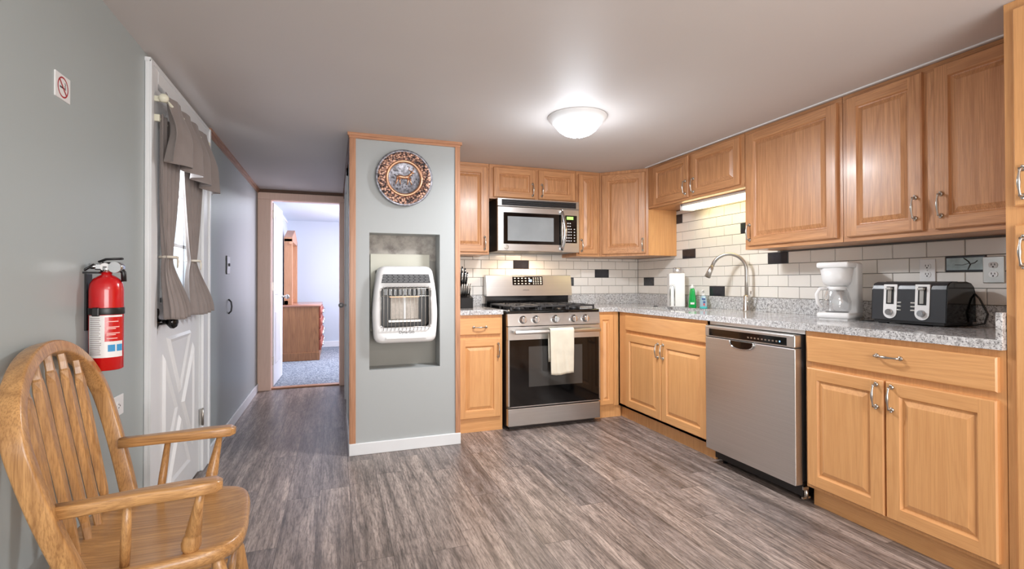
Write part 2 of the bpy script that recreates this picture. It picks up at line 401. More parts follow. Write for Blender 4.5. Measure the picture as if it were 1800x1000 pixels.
# ------------------------------------------------------------------ doorway to bedroom (frame + open six-panel leaf)
b = MB(); 
b.box(XL+.002, -3.505, 1.535, 1.56, 0, 2.02, .004); b.box(-2.815, -2.766, 1.535, 1.56, 0, 2.02, .004)
b.box(-3.52, -3.50, 1.56, 1.66, 0, 2.035); b.box(-2.82, -2.80, 1.56, 1.66, 0, 2.035)
b.cur = 1; b.box(XL+.002, -2.767, 1.535, 1.56, 2.02, 2.092, .004); b.box(-3.52, -2.80, 1.56, 1.66, 2.015, 2.035)
dj = struct('door_2', b, [M['jamb'], M['jamb']])
M['dw'] = M['white']
a = math.radians(88)
hinge = Vector((-3.49, 1.668, .02))
Md = frame(hinge, (math.cos(a), math.sin(a), 0), (0, 0, 1))
b = MB(Md); DWd, DH = .70, 1.985
b.box(0, DWd, 0, DH, -.035, 0)
b.M = Md
def panel(b, x0, x1, y0, y1, z, s=1):
    # raised field with a sunken groove, on the side given by s
    g = .012
    b.add([(x0, y0, z), (x1, y0, z), (x1, y1, z), (x0, y1, z), (x0+g, y0+g, z+s*.006), (x1-g, y0+g, z+s*.006), (x1-g, y1-g, z+s*.006), (x0+g, y1-g, z+s*.006)],
          [(0, 1, 5, 4), (1, 2, 6, 5), (2, 3, 7, 6), (3, 0, 4, 7), (4, 5, 6, 7)])
for (x0, x1) in ((.10, .32), (.38, .60)):
    for (y0, y1) in ((.22, .80), (.98, 1.56), (1.66, 1.86)):
        panel(b, x0, x1, y0, y1, -.035, -1); panel(b, x0, x1, y0, y1, 0, 1)
lf = struct('door_leaf', b, M['dw'], dj)
b = MB(); 
for z in (.25, 1.05, 1.83): b.box(-3.512, -3.488, 1.640, 1.668, z, z+.09)
struct('door_hinge', b, M['nickel'], dj)
b = MB(Md); b.cone((.64, .95, 0), (.64, .95, -.09), .01); b.sphere((.64, .95, -.10), .027); b.cone((.64, .95, -.035), (.64, .95, -.041), .03)
b.cone((.64, .95, 0), (.64, .95, .05), .01); b.sphere((.64, .95, .06), .027); struct('door_knob', b, M['nickel'], dj)

# ------------------------------------------------------------------ closet door in the hall side wall, seen edge on
b = MB(); b.box(XC0+.02, XC0+.05, .045, .835, .01, 2.0); b.cur = 1; b.box(XC0-.012, XC0, -.04, .03, 0, 2.06); b.box(XC0-.012, XC0, .85, .92, 0, 2.06); b.box(XC0-.012, XC0, -.04, .92, 2.0, 2.06)
b.box(XC0, XC0+.09, .03, .045, 0, 2.0); b.box(XC0, XC0+.09, .835, .85, 0, 2.0)
d3 = struct('door_3', b, [M['dw'], M['white']])
b = MB(); b.cone((XC0+.02, .78, .92), (XC0-.03, .78, .92), .009); b.sphere((XC0-.045, .78, .92), .026); struct('door_knob', b, M['nickel'], d3)

# ------------------------------------------------------------------ entry door in the left wall
DY0, DY1, DZT = -1.635, -.80, 2.035
b = MB()
b.box(XL, XL+.018, -1.745, DY0, 0, H-.03, .004); b.box(XL, XL+.018, DY1, -.655, 0, H-.02, .004); b.box(XL, XL+.018, DY0, DY1, 2.03, H-.02, .004)
b.box(XL+.018, XL+.026, -1.745, -1.72, 0, H-.03); b.box(XL+.018, XL+.026, -.68, -.655, 0, H-.02); b.box(XL, XL+.022, -1.745, -.655, H-.035, H-.018)
b.box(XL-.09, XL, DY0-.01, DY0, 0, DZT); b.box(XL-.09, XL, DY1, DY1+.01, 0, DZT); b.box(XL-.09, XL, DY0, DY1, DZT-.005, DZT+.005)
d1 = struct('door_1', b, M['white'])
XD = XL-.004
b = MB(); G0, G1, GZ0, GZ1 = -1.50, -.935, 1.07, 1.85
b.box(XD-.04, XD, DY0+.003, G0, .01, DZT-.008); b.box(XD-.04, XD, G1, DY1-.003, .01, DZT-.008)
b.box(XD-.04, XD, G0, G1, .01, GZ0); b.box(XD-.04, XD, G0, G1, GZ1, DZT-.008)
for i in (1, 2):
    y = G0+(G1-G0)*i/3; b.box(XD-.03, XD-.004, y-.009, y+.009, GZ0, GZ1)
    z = GZ0+(GZ1-GZ0)*i/3; b.box(XD-.03, XD-.004, G0, G1, z-.009, z+.009)
# lite frame moulding
for q in ((G0-.03, G0, GZ0-.03, GZ1+.03), (G1, G1+.03, GZ0-.03, GZ1+.03)): b.box(XD, XD+.010, *q, .003)
for q in ((GZ0-.03, GZ0), (GZ1, GZ1+.03)): b.box(XD, XD+.010, G0-.03, G1+.03, *q, .003)
# cross-buck: four raised triangular panels between the arms of an X
cy, cz = (G0+G1)/2, .50; hw, hh, aw = .265, .37, .05
Mx = frame((XD, 0, 0), (0, 1, 0), (0, 0, 1))
def tri(b, P, z0, h, ins):
    c = [sum(p[i] for p in P)/3 for i in (0, 1)]
    Q = [(p[0]+(c[0]-p[0])*ins, p[1]+(c[1]-p[1])*ins) for p in P]
    Q2 = [(p[0]+(c[0]-p[0])*(ins+.16), p[1]+(c[1]-p[1])*(ins+.16)) for p in P]
    rings = [P, [(q[0], q[1]) for q in Q], Q2]
    vs = [(p[0], p[1], z0) for p in P]+[(q[0], q[1], z0+h) for q in Q]+[(q[0], q[1], z0+h*.35) for q in Q2]
    b.add(vs, [(0, 1, 4, 3), (1, 2, 5, 4), (2, 0, 3, 5), (3, 4, 7, 6), (4, 5, 8, 7), (5, 3, 6, 8), (6, 7, 8)])
bt = MB(Mx)
g = .055
tri(bt, [(cy-hw+g, cz+hh), (cy+hw-g, cz+hh), (cy, cz+g)], 0, .012, .12)
tri(bt, [(cy-hw+g, cz-hh), (cy+hw-g, cz-hh), (cy, cz-g)], 0, .012, .12)
tri(bt, [(cy-hw, cz+hh-g*1.3), (cy-hw, cz-hh+g*1.3), (cy-g*.8, cz)], 0, .012, .12)
tri(bt, [(cy+hw, cz+hh-g*1.3), (cy+hw, cz-hh+g*1.3), (cy+g*.8, cz)], 0, .012, .12)
b.v += bt.v; n0 = len(b.v)-len(bt.v); b.f += [[i+n0 for i in f] for f in bt.f]; b.mi += bt.mi; b.sm += bt.sm
struct('door_leaf', b, M['white'], d1)
b = MB(); b.box(XD-.02, XD-.016, G0, G1, GZ0, GZ1); struct('door_glass', b, M['pane'], d1)
b = MB(); b.lathe([(.032, 0), (.032, .006), (.014, .012), (.011, .04), (.02, .048), (.030, .058), (.031, .07), (.022, .082), (.008, .086)], (XD, -1.575, .955), 'x', 24)
b.lathe([(.018, 0), (.018, .008)], (XD, -1.575, 1.0), 'x')
struct('door_knob', b, M['blackgloss'], d1, 'black round knob')
b = MB()
for z in (.28, 1.72): b.box(XL+.001, XL+.012, -.815, -.79, z, z+.095); b.cone((XL+.016, -.803, z-.004), (XL+.016, -.803, z+.1), .006, n=8)
struct('door_hinge', b, M['nickel'], d1)

# ------------------------------------------------------------------ cabinet builders
def raised_door(name, o, u, W, Hh, fam, parent, rail=.056, t=.02, haxis='x', drawer=False):
    """a door lying on the plane through o (lower corner on the cabinet face); u = its width direction, up = z, thickness outwards"""
    Mf = frame(o, u, (0, 0, 1)); b = MB(Mf); e = .005
    def ringquads(i0, d0, i1, d1, mh=1, mv=0):
        A = [(i0, i0, d0), (W-i0, i0, d0), (W-i0, Hh-i0, d0), (i0, Hh-i0, d0)]; B = [(i1, i1, d1), (W-i1, i1, d1), (W-i1, Hh-i1, d1), (i1, Hh-i1, d1)]
        for k, m in ((0, mh), (1, mv), (2, mh), (3, mv)):
            b.cur = m; b.quad(A[k], A[(k+1) % 4], B[(k+1) % 4], B[k])
    b.cur = 0; b.quad((0, 0, 0), (W, 0, 0), (W, Hh, 0), (0, Hh, 0))
    ringquads(0, 0, 0, t-e); ringquads(0, t-e, e, t)
    if drawer:
        b.cur = 1; b.quad((e, e, t), (W-e, e, t), (W-e, Hh-e, t), (e, Hh-e, t))
    else:
        r = rail
        b.cur = 0; b.quad((e, e, t), (r, e, t), (r, Hh-e, t), (e, Hh-e, t)); b.quad((W-r, e, t), (W-e, e, t), (W-e, Hh-e, t), (W-r, Hh-e, t))
        b.cur = 1; b.quad((r, e, t), (W-r, e, t), (W-r, r, t), (r, r, t)); b.quad((r, Hh-r, t), (W-r, Hh-r, t), (W-r, Hh-e, t), (r, Hh-e, t))
        ringquads(r, t, r+.006, t-.010); ringquads(r+.006, t-.010, r+.010, t-.011, 0, 0)
        ringquads(r+.010, t-.011, r+.034, t-.001, 0, 0)
        b.cur = 0; q = r+.034; b.quad((q, q, t-.001), (W-q, q, t-.001), (W-q, Hh-q, t-.001), (q, Hh-q, t-.001))
    return obj(name, b, [M[fam+'z'], M[fam+haxis]], parent)
def pull(c, along, out, parent, L=.096, name='handle'):
    c = Vector(c); a = Vector(along).normalized(); n = Vector(out).normalized(); b = MB()
    for s in (-1, 1):
        p = c+a*s*L/2
        b.tube([p, p+n*.004, p+n*.008], [.010, .010, .006], 12); b.tube([p+n*.004, p+n*.024-a*s*.004], [.0055, .0045], 10)
        b.sphere(p+n*.006+a*s*.008, .0055, 8)
    pts = []; rad = []
    for i in range(13):
        t = i/12*2-1
        pts.append(c+a*t*L*.50+n*(.020+.010*(1-t*t))); rad.append(.0036+.0028*(math.exp(-(t/.35)**2))+.002*math.exp(-((abs(t)-1)/.12)**2))
    b.tube(pts, rad, 10)
    return obj(name, b, M['nickel'], parent)

def cabinet(name, loc, body_boxes, fam, label, cat, haxis, group=None, extra=None):
    t = thing(name, loc, label, cat, group)
    b = MB()
    for q in body_boxes: b.box(*q)
    obj('body', b, M[fam+'z'], t)
    return t
def vdoor_y(t, x0, x1, z0, z1, yface, fam, hx=None, hz=None, name='door', rail=.056):      # door on a face looking to -y
    d = raised_door(name, (x0, yface, z0), (1, 0, 0), x1-x0, z1-z0, fam, t, rail, haxis='x')
    if hx is not None: pull((hx, yface-.02, hz), (0, 0, 1), (0, -1, 0), d)
    return d
def vdoor_x(t, y0, y1, z0, z1, xface, fam, hy=None, hz=None, name='door', rail=.056):      # door on a face looking to -x ; y0>y1
    d = raised_door(name, (xface, y0, z0), (0, -1, 0), y0-y1, z1-z0, fam, t, rail, haxis='y')
    if hy is not None: pull((xface-.02, hy, hz), (0, 0, 1), (-1, 0, 0), d)
    return d
def rails_x(t, fam, xf, y0, y1, zs):     # horizontal face-frame rails on a -x face
    for z0, z1 in zs:
        b = MB(); b.box(xf-.0015, xf+.01, y1, y0, z0, z1); obj('face_frame_rail', b, M[fam+'y'], t)
def rails_y(t, fam, yf, x0, x1, zs):
    for z0, z1 in zs:
        b = MB(); b.box(x0, x1, yf-.0015, yf+.01, z0, z1); obj('face_frame_rail', b, M[fam+'x'], t)
e = .0015
# ---- upper cabinets, back wall
t = cabinet('wall_cabinet', (-1.85, 0, 1.365), [(-2.045+e, -1.655-e, -.305, -.014, 1.365, H-.001)], 'up', 'tall narrow single-door wall cabinet beside the heater column, left of the microwave', 'cabinet', 'x')
rails_y(t, 'up', -.305, -2.043, -1.657, [(1.365, 1.40), (2.07, H-.001)])
vdoor_y(t, -2.0, -1.672, 1.385, 2.095, -.305, 'up', -1.70, 1.46)
t = cabinet('wall_cabinet', (-1.25, 0, 1.835), [(-1.655+e, -.85-e, -.305, -.014, 1.835, H-.001)], 'up', 'short two-door wall cabinet directly above the microwave', 'cabinet', 'x')
rails_y(t, 'up', -.305, -1.653, -.852, [(1.835, 1.855), (2.095, H-.001)])
vdoor_y(t, -1.62, -1.245, 1.85, 2.10, -.305, 'up', -1.272, 1.925, rail=.05); vdoor_y(t, -1.213, -.865, 1.85, 2.10, -.305, 'up', -1.186, 1.925, rail=.05)
t = cabinet('wall_cabinet', (-.73, 0, 1.365), [(-.85+e, -.612, -.305, -.014, 1.365, H-.001)], 'up', 'very narrow single-door wall cabinet between the microwave and the corner cabinet', 'cabinet', 'x')
rails_y(t, 'up', -.305, -.848, -.612, [(1.365, 1.395), (2.09, H-.001)])
vdoor_y(t, -.83, -.642, 1.385, 2.095, -.305, 'up', -.806, 1.46, rail=.045)
# corner cabinet
t = thing('corner_wall_cabinet', (-.3, -.3, 1.365), 'corner wall cabinet with one door set diagonally and a plain side panel toward the sink', 'cabinet')
b = MB(); b.prism([(-.014, -.014), (-.608, -.014), (-.608, -.305), (-.305, -.608), (-.014, -.608)], 1.365, H-.001)
obj('body', b, M['upz'], t)
b = MB(); b.box(-.303, -.014, -.6115, -.608, 1.367, 1.765); obj('side_panel', b, M['loz'], t, 'plain pale wood veneer side panel')
dd = Vector((1, -1, 0)).normalized(); o = Vector((-.608, -.305, 0))+dd*.022
d = raised_door('door', (o.x, o.y, 1.385), dd, .385, .71, 'up', t, haxis='x')
pc = o+dd*.362+Vector((-1, -1, 0)).normalized()*.02; pull((pc.x, pc.y, 1.46), (0, 0, 1), (-1, -1, 0), d)
# ---- over-sink cabinet
t = cabinet('wall_cabinet', (0, -1.1, 1.765), [(-.305, -.014, -1.69+e, -.6125, 1.765, H-.001)], 'up', 'short two-door wall cabinet over the sink with a lit tube light beneath', 'cabinet', 'y')
rails_x(t, 'up', -.305, -.614, -1.688, [(1.765, 1.795), (2.095, H-.001)])
vdoor_x(t, -.70, -1.145, 1.785, 2.105, -.305, 'up', -1.118, 1.862, rail=.05); vdoor_x(t, -1.183, -1.655, 1.785, 2.105, -.305, 'up', -1.21, 1.862, rail=.05)
# ---- large uppers on right wall
t = cabinet('wall_cabinet', (0, -2.0, 1.345), [(-.305, -.014, -2.362, -1.69-e, 1.345, H-.001)], 'up', 'wide single-door wall cabinet right of the tube light, above the coffee maker', 'cabinet', 'y')
rails_x(t, 'up', -.305, -1.692, -2.362, [(1.345, 1.375), (2.09, H-.001)])
vdoor_x(t, -1.722, -2.338, 1.368, 2.10, -.305, 'up', -1.745, 1.455)
t = cabinet('wall_cabinet', (0, -2.8, 1.345), [(-.305, -.014, -3.188, -2.365, 1.345, H-.001)], 'up', 'large two-door wall cabinet above the toaster, next to the tall pantry', 'cabinet', 'y')
rails_x(t, 'up', -.305, -2.365, -3.188, [(1.345, 1.375), (2.09, H-.001)])
vdoor_x(t, -2.392, -2.752, 1.368, 2.10, -.305, 'up', -2.725, 1.475); vdoor_x(t, -2.802, -3.165, 1.368, 2.10, -.305, 'up', -2.829, 1.475)
# ---- pantry
t = cabinet('pantry_cabinet', (-.3, -3.5, 0), [(-.61, -.014, -4.1, -3.191, 0, H-.001)], 'lo', 'floor-to-ceiling wooden pantry cabinet at the right edge of the picture', 'cabinet', 'y')
vdoor_x(t, -3.222, -3.62, 1.395, 2.09, -.61, 'lo', -3.25, 1.475, name='door'); vdoor_x(t, -3.222, -3.62, .11, 1.33, -.61, 'lo', -3.25, 1.235)
vdoor_x(t, -3.64, -4.05, 1.395, 2.09, -.61, 'lo'); vdoor_x(t, -3.64, -4.05, .11, 1.33, -.61, 'lo')
# ---- base cabinets
ZB = .888
t = cabinet('base_cabinet', (-1.85, 0, 0), [(-2.045+e, -1.645, -.61, -.014, .0, ZB)], 'lo', 'narrow base cabinet left of the stove with one drawer above one door', 'cabinet', 'x')
dr = raised_door('drawer', (-1.998, -.61, .737), (1, 0, 0), .337, .125, 'lo', t, drawer=True); pull((-1.829, -.63, .795), (1, 0, 0), (0, -1, 0), dr)
vdoor_y(t, -1.998, -1.661, .105, .708, -.61, 'lo', -1.683, .615)
b = MB(); b.box(-2.043, -1.648, -.6115, -.60, 0, .10); obj('toe_kick', b, M['lox'], t)
t = cabinet('base_cabinet', (-.6, -.3, 0), [(-.83+e, -.014, -.61, -.014, .10, ZB), (-.83+e, -.58, -.595, -.014, 0, .10)], 'lo', 'slim full-height-door base cabinet in the corner right of the stove', 'cabinet', 'x')
vdoor_y(t, -.812, -.665, .112, .862, -.61, 'lo', rail=.04)
t = thing('base_cabinet', (-.3, -1.15, 0), 'two-door sink base cabinet with a plain false drawer front, left of the dishwasher', 'cabinet')
b = MB(); b.box(-.61, -.59, -1.70, -.612, .10, ZB); b.box(-.61, -.014, -1.70, -1.68, .10, ZB); b.box(-.61, -.014, -.632, -.612, .10, ZB); b.box(-.61, -.014, -1.70, -.612, .10, .12); b.box(-.57, -.55, -1.70, -.58, 0, .10)
obj('body', b, M['loz'], t)
raised_door('drawer_front', (-.61, -.745, .742), (0, -1, 0), .94, .122, 'lo', t, haxis='y', drawer=True)
vdoor_x(t, -.745, -1.213, .122, .714, -.61, 'lo', -1.185, .63); vdoor_x(t, -1.219, -1.685, .122, .714, -.61, 'lo', -1.247, .63)
t = cabinet('base_cabinet', (-.3, -2.8, 0), [(-.61, -.014, -3.188, -2.388, .10, ZB), (-.56, -.014, -3.188, -2.388, 0, .10)], 'lo', 'wide base cabinet right of the dishwasher with one long drawer over two doors', 'cabinet', 'y')
dr = raised_door('drawer', (-.61, -2.405, .733), (0, -1, 0), .765, .128, 'lo', t, haxis='y', drawer=True); pull((-.63, -2.80, .81), (0, 1, 0), (-1, 0, 0), dr)
vdoor_x(t, -2.405, -2.776, .118, .704, -.61, 'lo', -2.748, .635); vdoor_x(t, -2.784, -3.168, .118, .704, -.61, 'lo', -2.812, .635)
b = MB(); b.box(-.5625, -.559, -3.188, -2.388, 0, .10); obj('toe_kick', b, M['loy'], t)

# ------------------------------------------------------------------ countertops
ZC = .924
SX0, SX1, SY0, SY1 = -.52, -.17, -1.37, -.72
t = thing('countertop', (-.3, -1.8, ZB), 'long L-shaped speckled grey granite worktop with low upstand, along the sink wall', 'worktop')
b = MB(); 
b.box(-.832, -.635, -.635, -.014, ZB, ZC); b.box(-.635, SX0, -3.188, -.014, ZB, ZC); b.box(SX1, -.014, -3.188, -.014, ZB, ZC)
b.box(SX0, SX1, -3.188, SY0, ZB, ZC); b.box(SX0, SX1, SY1, -.014, ZB, ZC)
obj('slab', b, M['granite'], t)
b = MB(); b.box(-.832, -.014, -.034, -.014, ZC, 1.022, .002); b.box(-.034, -.014, -3.188, -.034, ZC, 1.022, .002); b.box(-.632, -.034, -3.188, -3.168, ZC, 1.022, .002)
obj('upstand', b, M['granite'], t)
b = MB(); d_ = .19
b.box(SX0-.005, SX0, SY0, SY1, ZC-d_, ZB); b.box(SX1, SX1+.005, SY0, SY1, ZC-d_, ZB); b.box(SX0, SX1, SY0-.005, SY0, ZC-d_, ZB); b.box(SX0, SX1, SY1, SY1+.005, ZC-d_, ZB); b.box(SX0, SX1, SY0, SY1, ZC-d_-.005, ZC-d_)
obj('sink_basin', b, M['steely'], t, 'undermounted steel basin')
t = thing('countertop', (-1.85, -.3, ZB), 'small square piece of granite worktop between the heater column and the stove', 'worktop')
b = MB(); b.box(-2.043, -1.642, -.635, -.014, ZB, ZC, .002); obj('slab', b, M['granite'], t)
b = MB(); b.box(-2.03, -1.642, -.034, -.014, ZC, 1.022, .002); b.box(-2.043, -2.024, -.62, -.034, ZC, 1.022, .002); obj('upstand', b, M['granite'], t)

# ------------------------------------------------------------------ tiled backsplash
tbk = thing('tile_backsplash', (-1, -.01, 1.022), 'white subway tile backsplash behind the stove, under the microwave', 'tiles')
trt = thing('tile_backsplash', (-.01, -1.6, 1.022), 'long white subway tile backsplash behind the sink, coffee maker and toaster', 'tiles')
P, TW, G = .0785, .1525, .003
b = MB(); b.box(-2.043, -.001, -.008, -.001, .9, 1.83); obj('grout', b, M['grout'], tbk)
b = MB(); b.box(-.008, -.001, -3.19, -.008, .9, 1.764); obj('grout', b, M['grout'], trt)
WT = {'b': MB(), 'r': MB()}; acc = []
def tile_box(b, wall, a0, a1, z0, z1, th=.013):
    g = G/2; q = .002
    a0 += g; a1 -= g; z0 += g; z1 -= g
    if a1-a0 < .006 or z1-z0 < .006: return
    def p(a, z, d): return (a, -d, z) if wall == 'b' else (-d, a, z)
    vs = [p(a0, z0, .008), p(a1, z0, .008), p(a1, z1, .008), p(a0, z1, .008), p(a0, z0, th-q), p(a1, z0, th-q), p(a1, z1, th-q), p(a0, z1, th-q),
          p(a0+q, z0+q, th), p(a1-q, z0+q, th), p(a1-q, z1-q, th), p(a0+q, z1-q, th)]
    b.add(vs, [(0, 1, 5, 4), (1, 2, 6, 5), (2, 3, 7, 6), (3, 0, 4, 7), (4, 5, 9, 8), (5, 6, 10, 9), (6, 7, 11, 10), (7, 4, 8, 11), (8, 9, 10, 11)])
def run(wall, lo, hi, width, ph_even, ph_odd, rows, dark, ztop):
    for r in rows:
        z0 = 1.022+P*r; z1 = min(z0+P, ztop(0))
        ph = ph_even if r % 2 == 0 else ph_odd
        k = math.floor((lo-ph)/width)
        while ph+k*width < hi:
            a0, a1 = max(lo, ph+k*width), min(hi, ph+(k+1)*width); c = (ph+(k+.5)*width)
            zz1 = min(z0+P, ztop(c))
            isd = any(rr == r and abs(c-cc) < width*.5 for rr, cc in dark)
            if a1-a0 > .008 and zz1-z0 > .01:
                if isd:
                    acc.append((wall, a0, a1, z0, zz1, r, c))
                else: tile_box(WT[wall], wall, a0, a1, z0, zz1)
            k += 1
run('b', -2.043, -.013, TW, -.345, -.345-TW/2, range(-1, 11), [(3, -1.26), (2, -.42), (1, -.80)], lambda c: 1.364 if (c > -.85 or c < -1.655) else 1.83)
YT = .165
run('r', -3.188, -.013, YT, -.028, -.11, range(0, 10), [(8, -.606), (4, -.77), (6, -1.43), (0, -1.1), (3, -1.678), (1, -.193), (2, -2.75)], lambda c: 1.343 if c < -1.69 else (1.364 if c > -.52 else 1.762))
obj('white_tiles', WT['b'], M['tile'], tbk); obj('white_tiles', WT['r'], M['tile'], trt)
def reflection_mat():
    return plain('pale_blue_reflection', srgb(176, 196, 200), .08, var=.08, scale=30)  # pale face stands for a window reflection, painted onto the black tile
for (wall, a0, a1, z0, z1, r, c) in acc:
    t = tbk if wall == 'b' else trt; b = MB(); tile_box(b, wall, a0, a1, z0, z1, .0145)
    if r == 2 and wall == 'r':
        refl_tile = obj('accent_tile', b, M['tileblack'], t, 'accent tile with a painted window reflection, pale face and a dark twig shape')
        b = MB(); b.box(-.0152, -.014, a0+.012, a1-.006, z0+.010, z1-.010); sub = obj('tile_face', b, reflection_mat(), refl_tile)
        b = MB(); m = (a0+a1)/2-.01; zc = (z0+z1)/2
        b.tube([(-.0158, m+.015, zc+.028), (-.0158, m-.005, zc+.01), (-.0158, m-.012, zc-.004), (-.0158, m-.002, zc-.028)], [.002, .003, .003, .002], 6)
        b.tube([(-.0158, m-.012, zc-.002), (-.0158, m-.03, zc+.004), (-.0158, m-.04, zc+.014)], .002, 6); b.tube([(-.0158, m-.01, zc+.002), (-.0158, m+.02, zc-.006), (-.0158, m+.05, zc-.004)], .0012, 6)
        obj('twig_reflection', b, M['black'], refl_tile)  # dark branch shape belongs to the painted reflection
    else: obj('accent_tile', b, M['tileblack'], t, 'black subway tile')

# ------------------------------------------------------------------ gas range
X0, X1, YF = -1.628, -.836, -.70
t = thing('gas_range', ((X0+X1)/2, -.35, 0), 'stainless steel gas range with black glass oven door and five front knobs', 'stove')
b = MB(); b.box(X0+.002, X1-.002, -.655, -.04, .03, .90); b.box(X0+.03, X1-.03, -.64, -.08, 0.0, .03); obj('body', b, plain('brown_black_enamel', srgb(52, 44, 42), .35), t)
b = MB(); b.box(X0, X1, -.70, -.655, .035, .170, .006); obj('storage_drawer', b, M['steelx'], t)
od = MB(); od.box(X0, X1, -.70, -.658, .690, .795, .004); od.box(X0, X0+.022, -.70, -.658, .182, .69); od.box(X1-.022, X1, -.70, -.658, .182, .69); od.box(X0, X1, -.70, -.658, .178, .19); od.box(X0+.02, X1-.02, -.690, -.66, .19, .69)
od = obj('oven_door', od, M['steelx'], t)
b = MB(); b.box(X0+.012, X1-.012, -.703, -.690, .186, .694, .002); gl = obj('door_glass', b, M['blackgloss'], od)
b = MB(); b.box(-1.46, -1.0, -.7036, -.7030, .33, .64); obj('inner_window', b, plain('window_with_reflection', srgb(64, 62, 60), .06), gl)  # inner oven window, with the room's reflection painted into its lighter grey
b = MB(); b.box(X0+.03, X1-.03, -.775, -.752, .742, .772, .008); 
for x in (X0+.05, X1-.05): b.box(x-.012, x+.012, -.755, -.70, .747, .768, .003)
obj('handle', b, M['steelx'], od)
# slanted control panel
b = MB(frame((X0, -.0, 0), (0, 1, 0), (0, 0, 1))); b.prism([(-.70, .80), (-.66, .80), (-.655, .893), (-.688, .893)], 0, X1-X0); pnl = obj('control_panel', b, M['steelx'], t)
for x in (-1.505, -1.398, -1.232, -1.072, -.968):
    b = MB(); y = -.694; z = .847
    b.lathe([(.030, .0), (.030, -.007), (.025, -.010), (.024, -.032), (.020, -.036)], (x, y, z), 'y', 28); b.box(x-.006, x+.006, y-.042, y-.02, z-.023, z+.023, .002)
    obj('knob', b, M['chrome'], t)
b = MB(); b.box(X0, X1, -.69, -.10, .893, .918, .006); ct = obj('cooktop', b, M['blackgloss'], t)
b = MB()
def grate(x0, x1, y0, y1):
    z0, z1 = .940, .953; w_ = .011
    for x in (x0, x1-w_): b.box(x, x+w_, y0, y1, z0, z1, .002)
    for y in (y0, y1-w_, (y0+y1)/2-w_/2): b.box(x0, x1, y, y+w_, z0, z1, .002)
    xm = (x0+x1)/2
    for yc in ((y0*3+y1)/4, (y0+3*y1)/4):
        for s in (-1, 1):
            b.box(xm+s*.03, xm+s*.10 if abs(x1-x0) > .2 else xm+s*.05, yc-.005, yc+.005, z0, z1+.003, .002); b.box(xm-.005, xm+.005, yc+s*.03, yc+s*.12, z0, z1+.003, .002)
    for x in (x0+.005, x1-.005):
        for y in (y0+.006, (y0+y1)/2, y1-.006): b.box(x-.006, x+.006, y-.006, y+.006, .918, z0)
w3 = (X1-X0-.06)/3
for i in range(3):
    b = MB(); grate(X0+.03+i*w3+.003, X0+.03+(i+1)*w3-.003, -.665, -.135); obj('grate', b, M['iron'], t)
for i, yc in ((0, -.53), (0, -.27), (1, -.40), (2, -.53), (2, -.27)):
    b = MB(); c = (X0+.03+(i+.5)*w3, yc, .918); b.lathe([(.045, 0), (.045, .010), (.034, .012), (.034, .018), (.03, .021)], c, 'z', 24); obj('burner', b, M['iron'], t)
b = MB(); b.box(X0+.02, X1+.02, -.075, -.035, .90, 1.025); bgx = obj('backguard_base', b, M['blackgloss'], t)
bg0, bg1 = X0+.005, X1+.035
b = MB(frame((bg0, 0, 0), (0, 1, 0), (0, 0, 1))); b.prism([(-.125, 1.015), (-.035, 1.015), (-.035, 1.2), (-.085, 1.2), (-.098, 1.195)], 0, bg1-bg0); bgp = obj('backguard', b, M['steelx'], t)
n_ = Vector((0, -.180, -.027)).normalized(); Mb = frame((bg0+.40, -.1115, 1.105), (1, 0, 0), (0, .15, 1))
b = MB(Mb); b.box(-.155, .135, .005, .082, .001, .004, .002); b.cur = 1
for i in range(5):
    for j in range(3): b.box(-.14+i*.034, -.126+i*.034, .014+j*.024, .022+j*.024, .004, .0046)
for i in range(3):
    for j in range(4): b.box(.04+i*.022, .050+i*.022, .013+j*.017, .021+j*.017, .004, .0046)
for j in range(4): b.box(.108, .124, .013+j*.017, .023+j*.017, .004, .0046)
dp = obj('display', b, [M['blackgloss'], plain('button_grey', srgb(200, 196, 188), .4)], bgp)
b = MB(Mb); b.box(.0, .028, .035, .055, .004, .0047); obj('clock', b, M['bluled'], bgp)
text('logo', 'SAMSUNG', frame((bg0+.37, -.1177, 1.065), (1, 0, 0), (0, .15, 1)) @ Matrix.Translation((0, 0, .001)), .013, M['darkgrey'], bgp)

# ------------------------------------------------------------------ dish towel on the oven handle
def towel():
    b = MB(); nx, path = 22, []
    hx0, hx1 = -1.315, -1.112
    for i in range(8): path.append((-.744, .52+i*(.762-.52)/7))
    for i in range(1, 8):
        a = PI*i/8; path.append((-.7635+.0195*math.cos(a), .764+.018*math.sin(a)))
    for i in range(20): path.append((-.783, .762-i*(.762-.428)/19))
    rings = []
    for k, (y, z) in enumerate(path):
        row = []
        for j in range(nx+1):
            u = j/nx; w_ = max(0, (.76-z))*1.0
            fold = .006*math.sin(u*9+.6)*min(1, w_*4)+.003*math.sin(u*23+z*20)*min(1, w_*3)
            x = hx0+(hx1-hx0)*(u*(1-.05*min(1, w_*3))+.025*min(1, w_*3))
            row.append((x, y-abs(fold) if y < -.76 else y+fold*.3, z-.006*math.sin(u*5)*(k > 30)))
        rings.append(row)
    b.ring_surface(rings, closed=False, cap0=False, cap1=False)
    return b
obj('dish_towel', towel(), M['towel'], None, 'cream terry dish towel hanging over the oven door handle', 'towel', solid=.005)

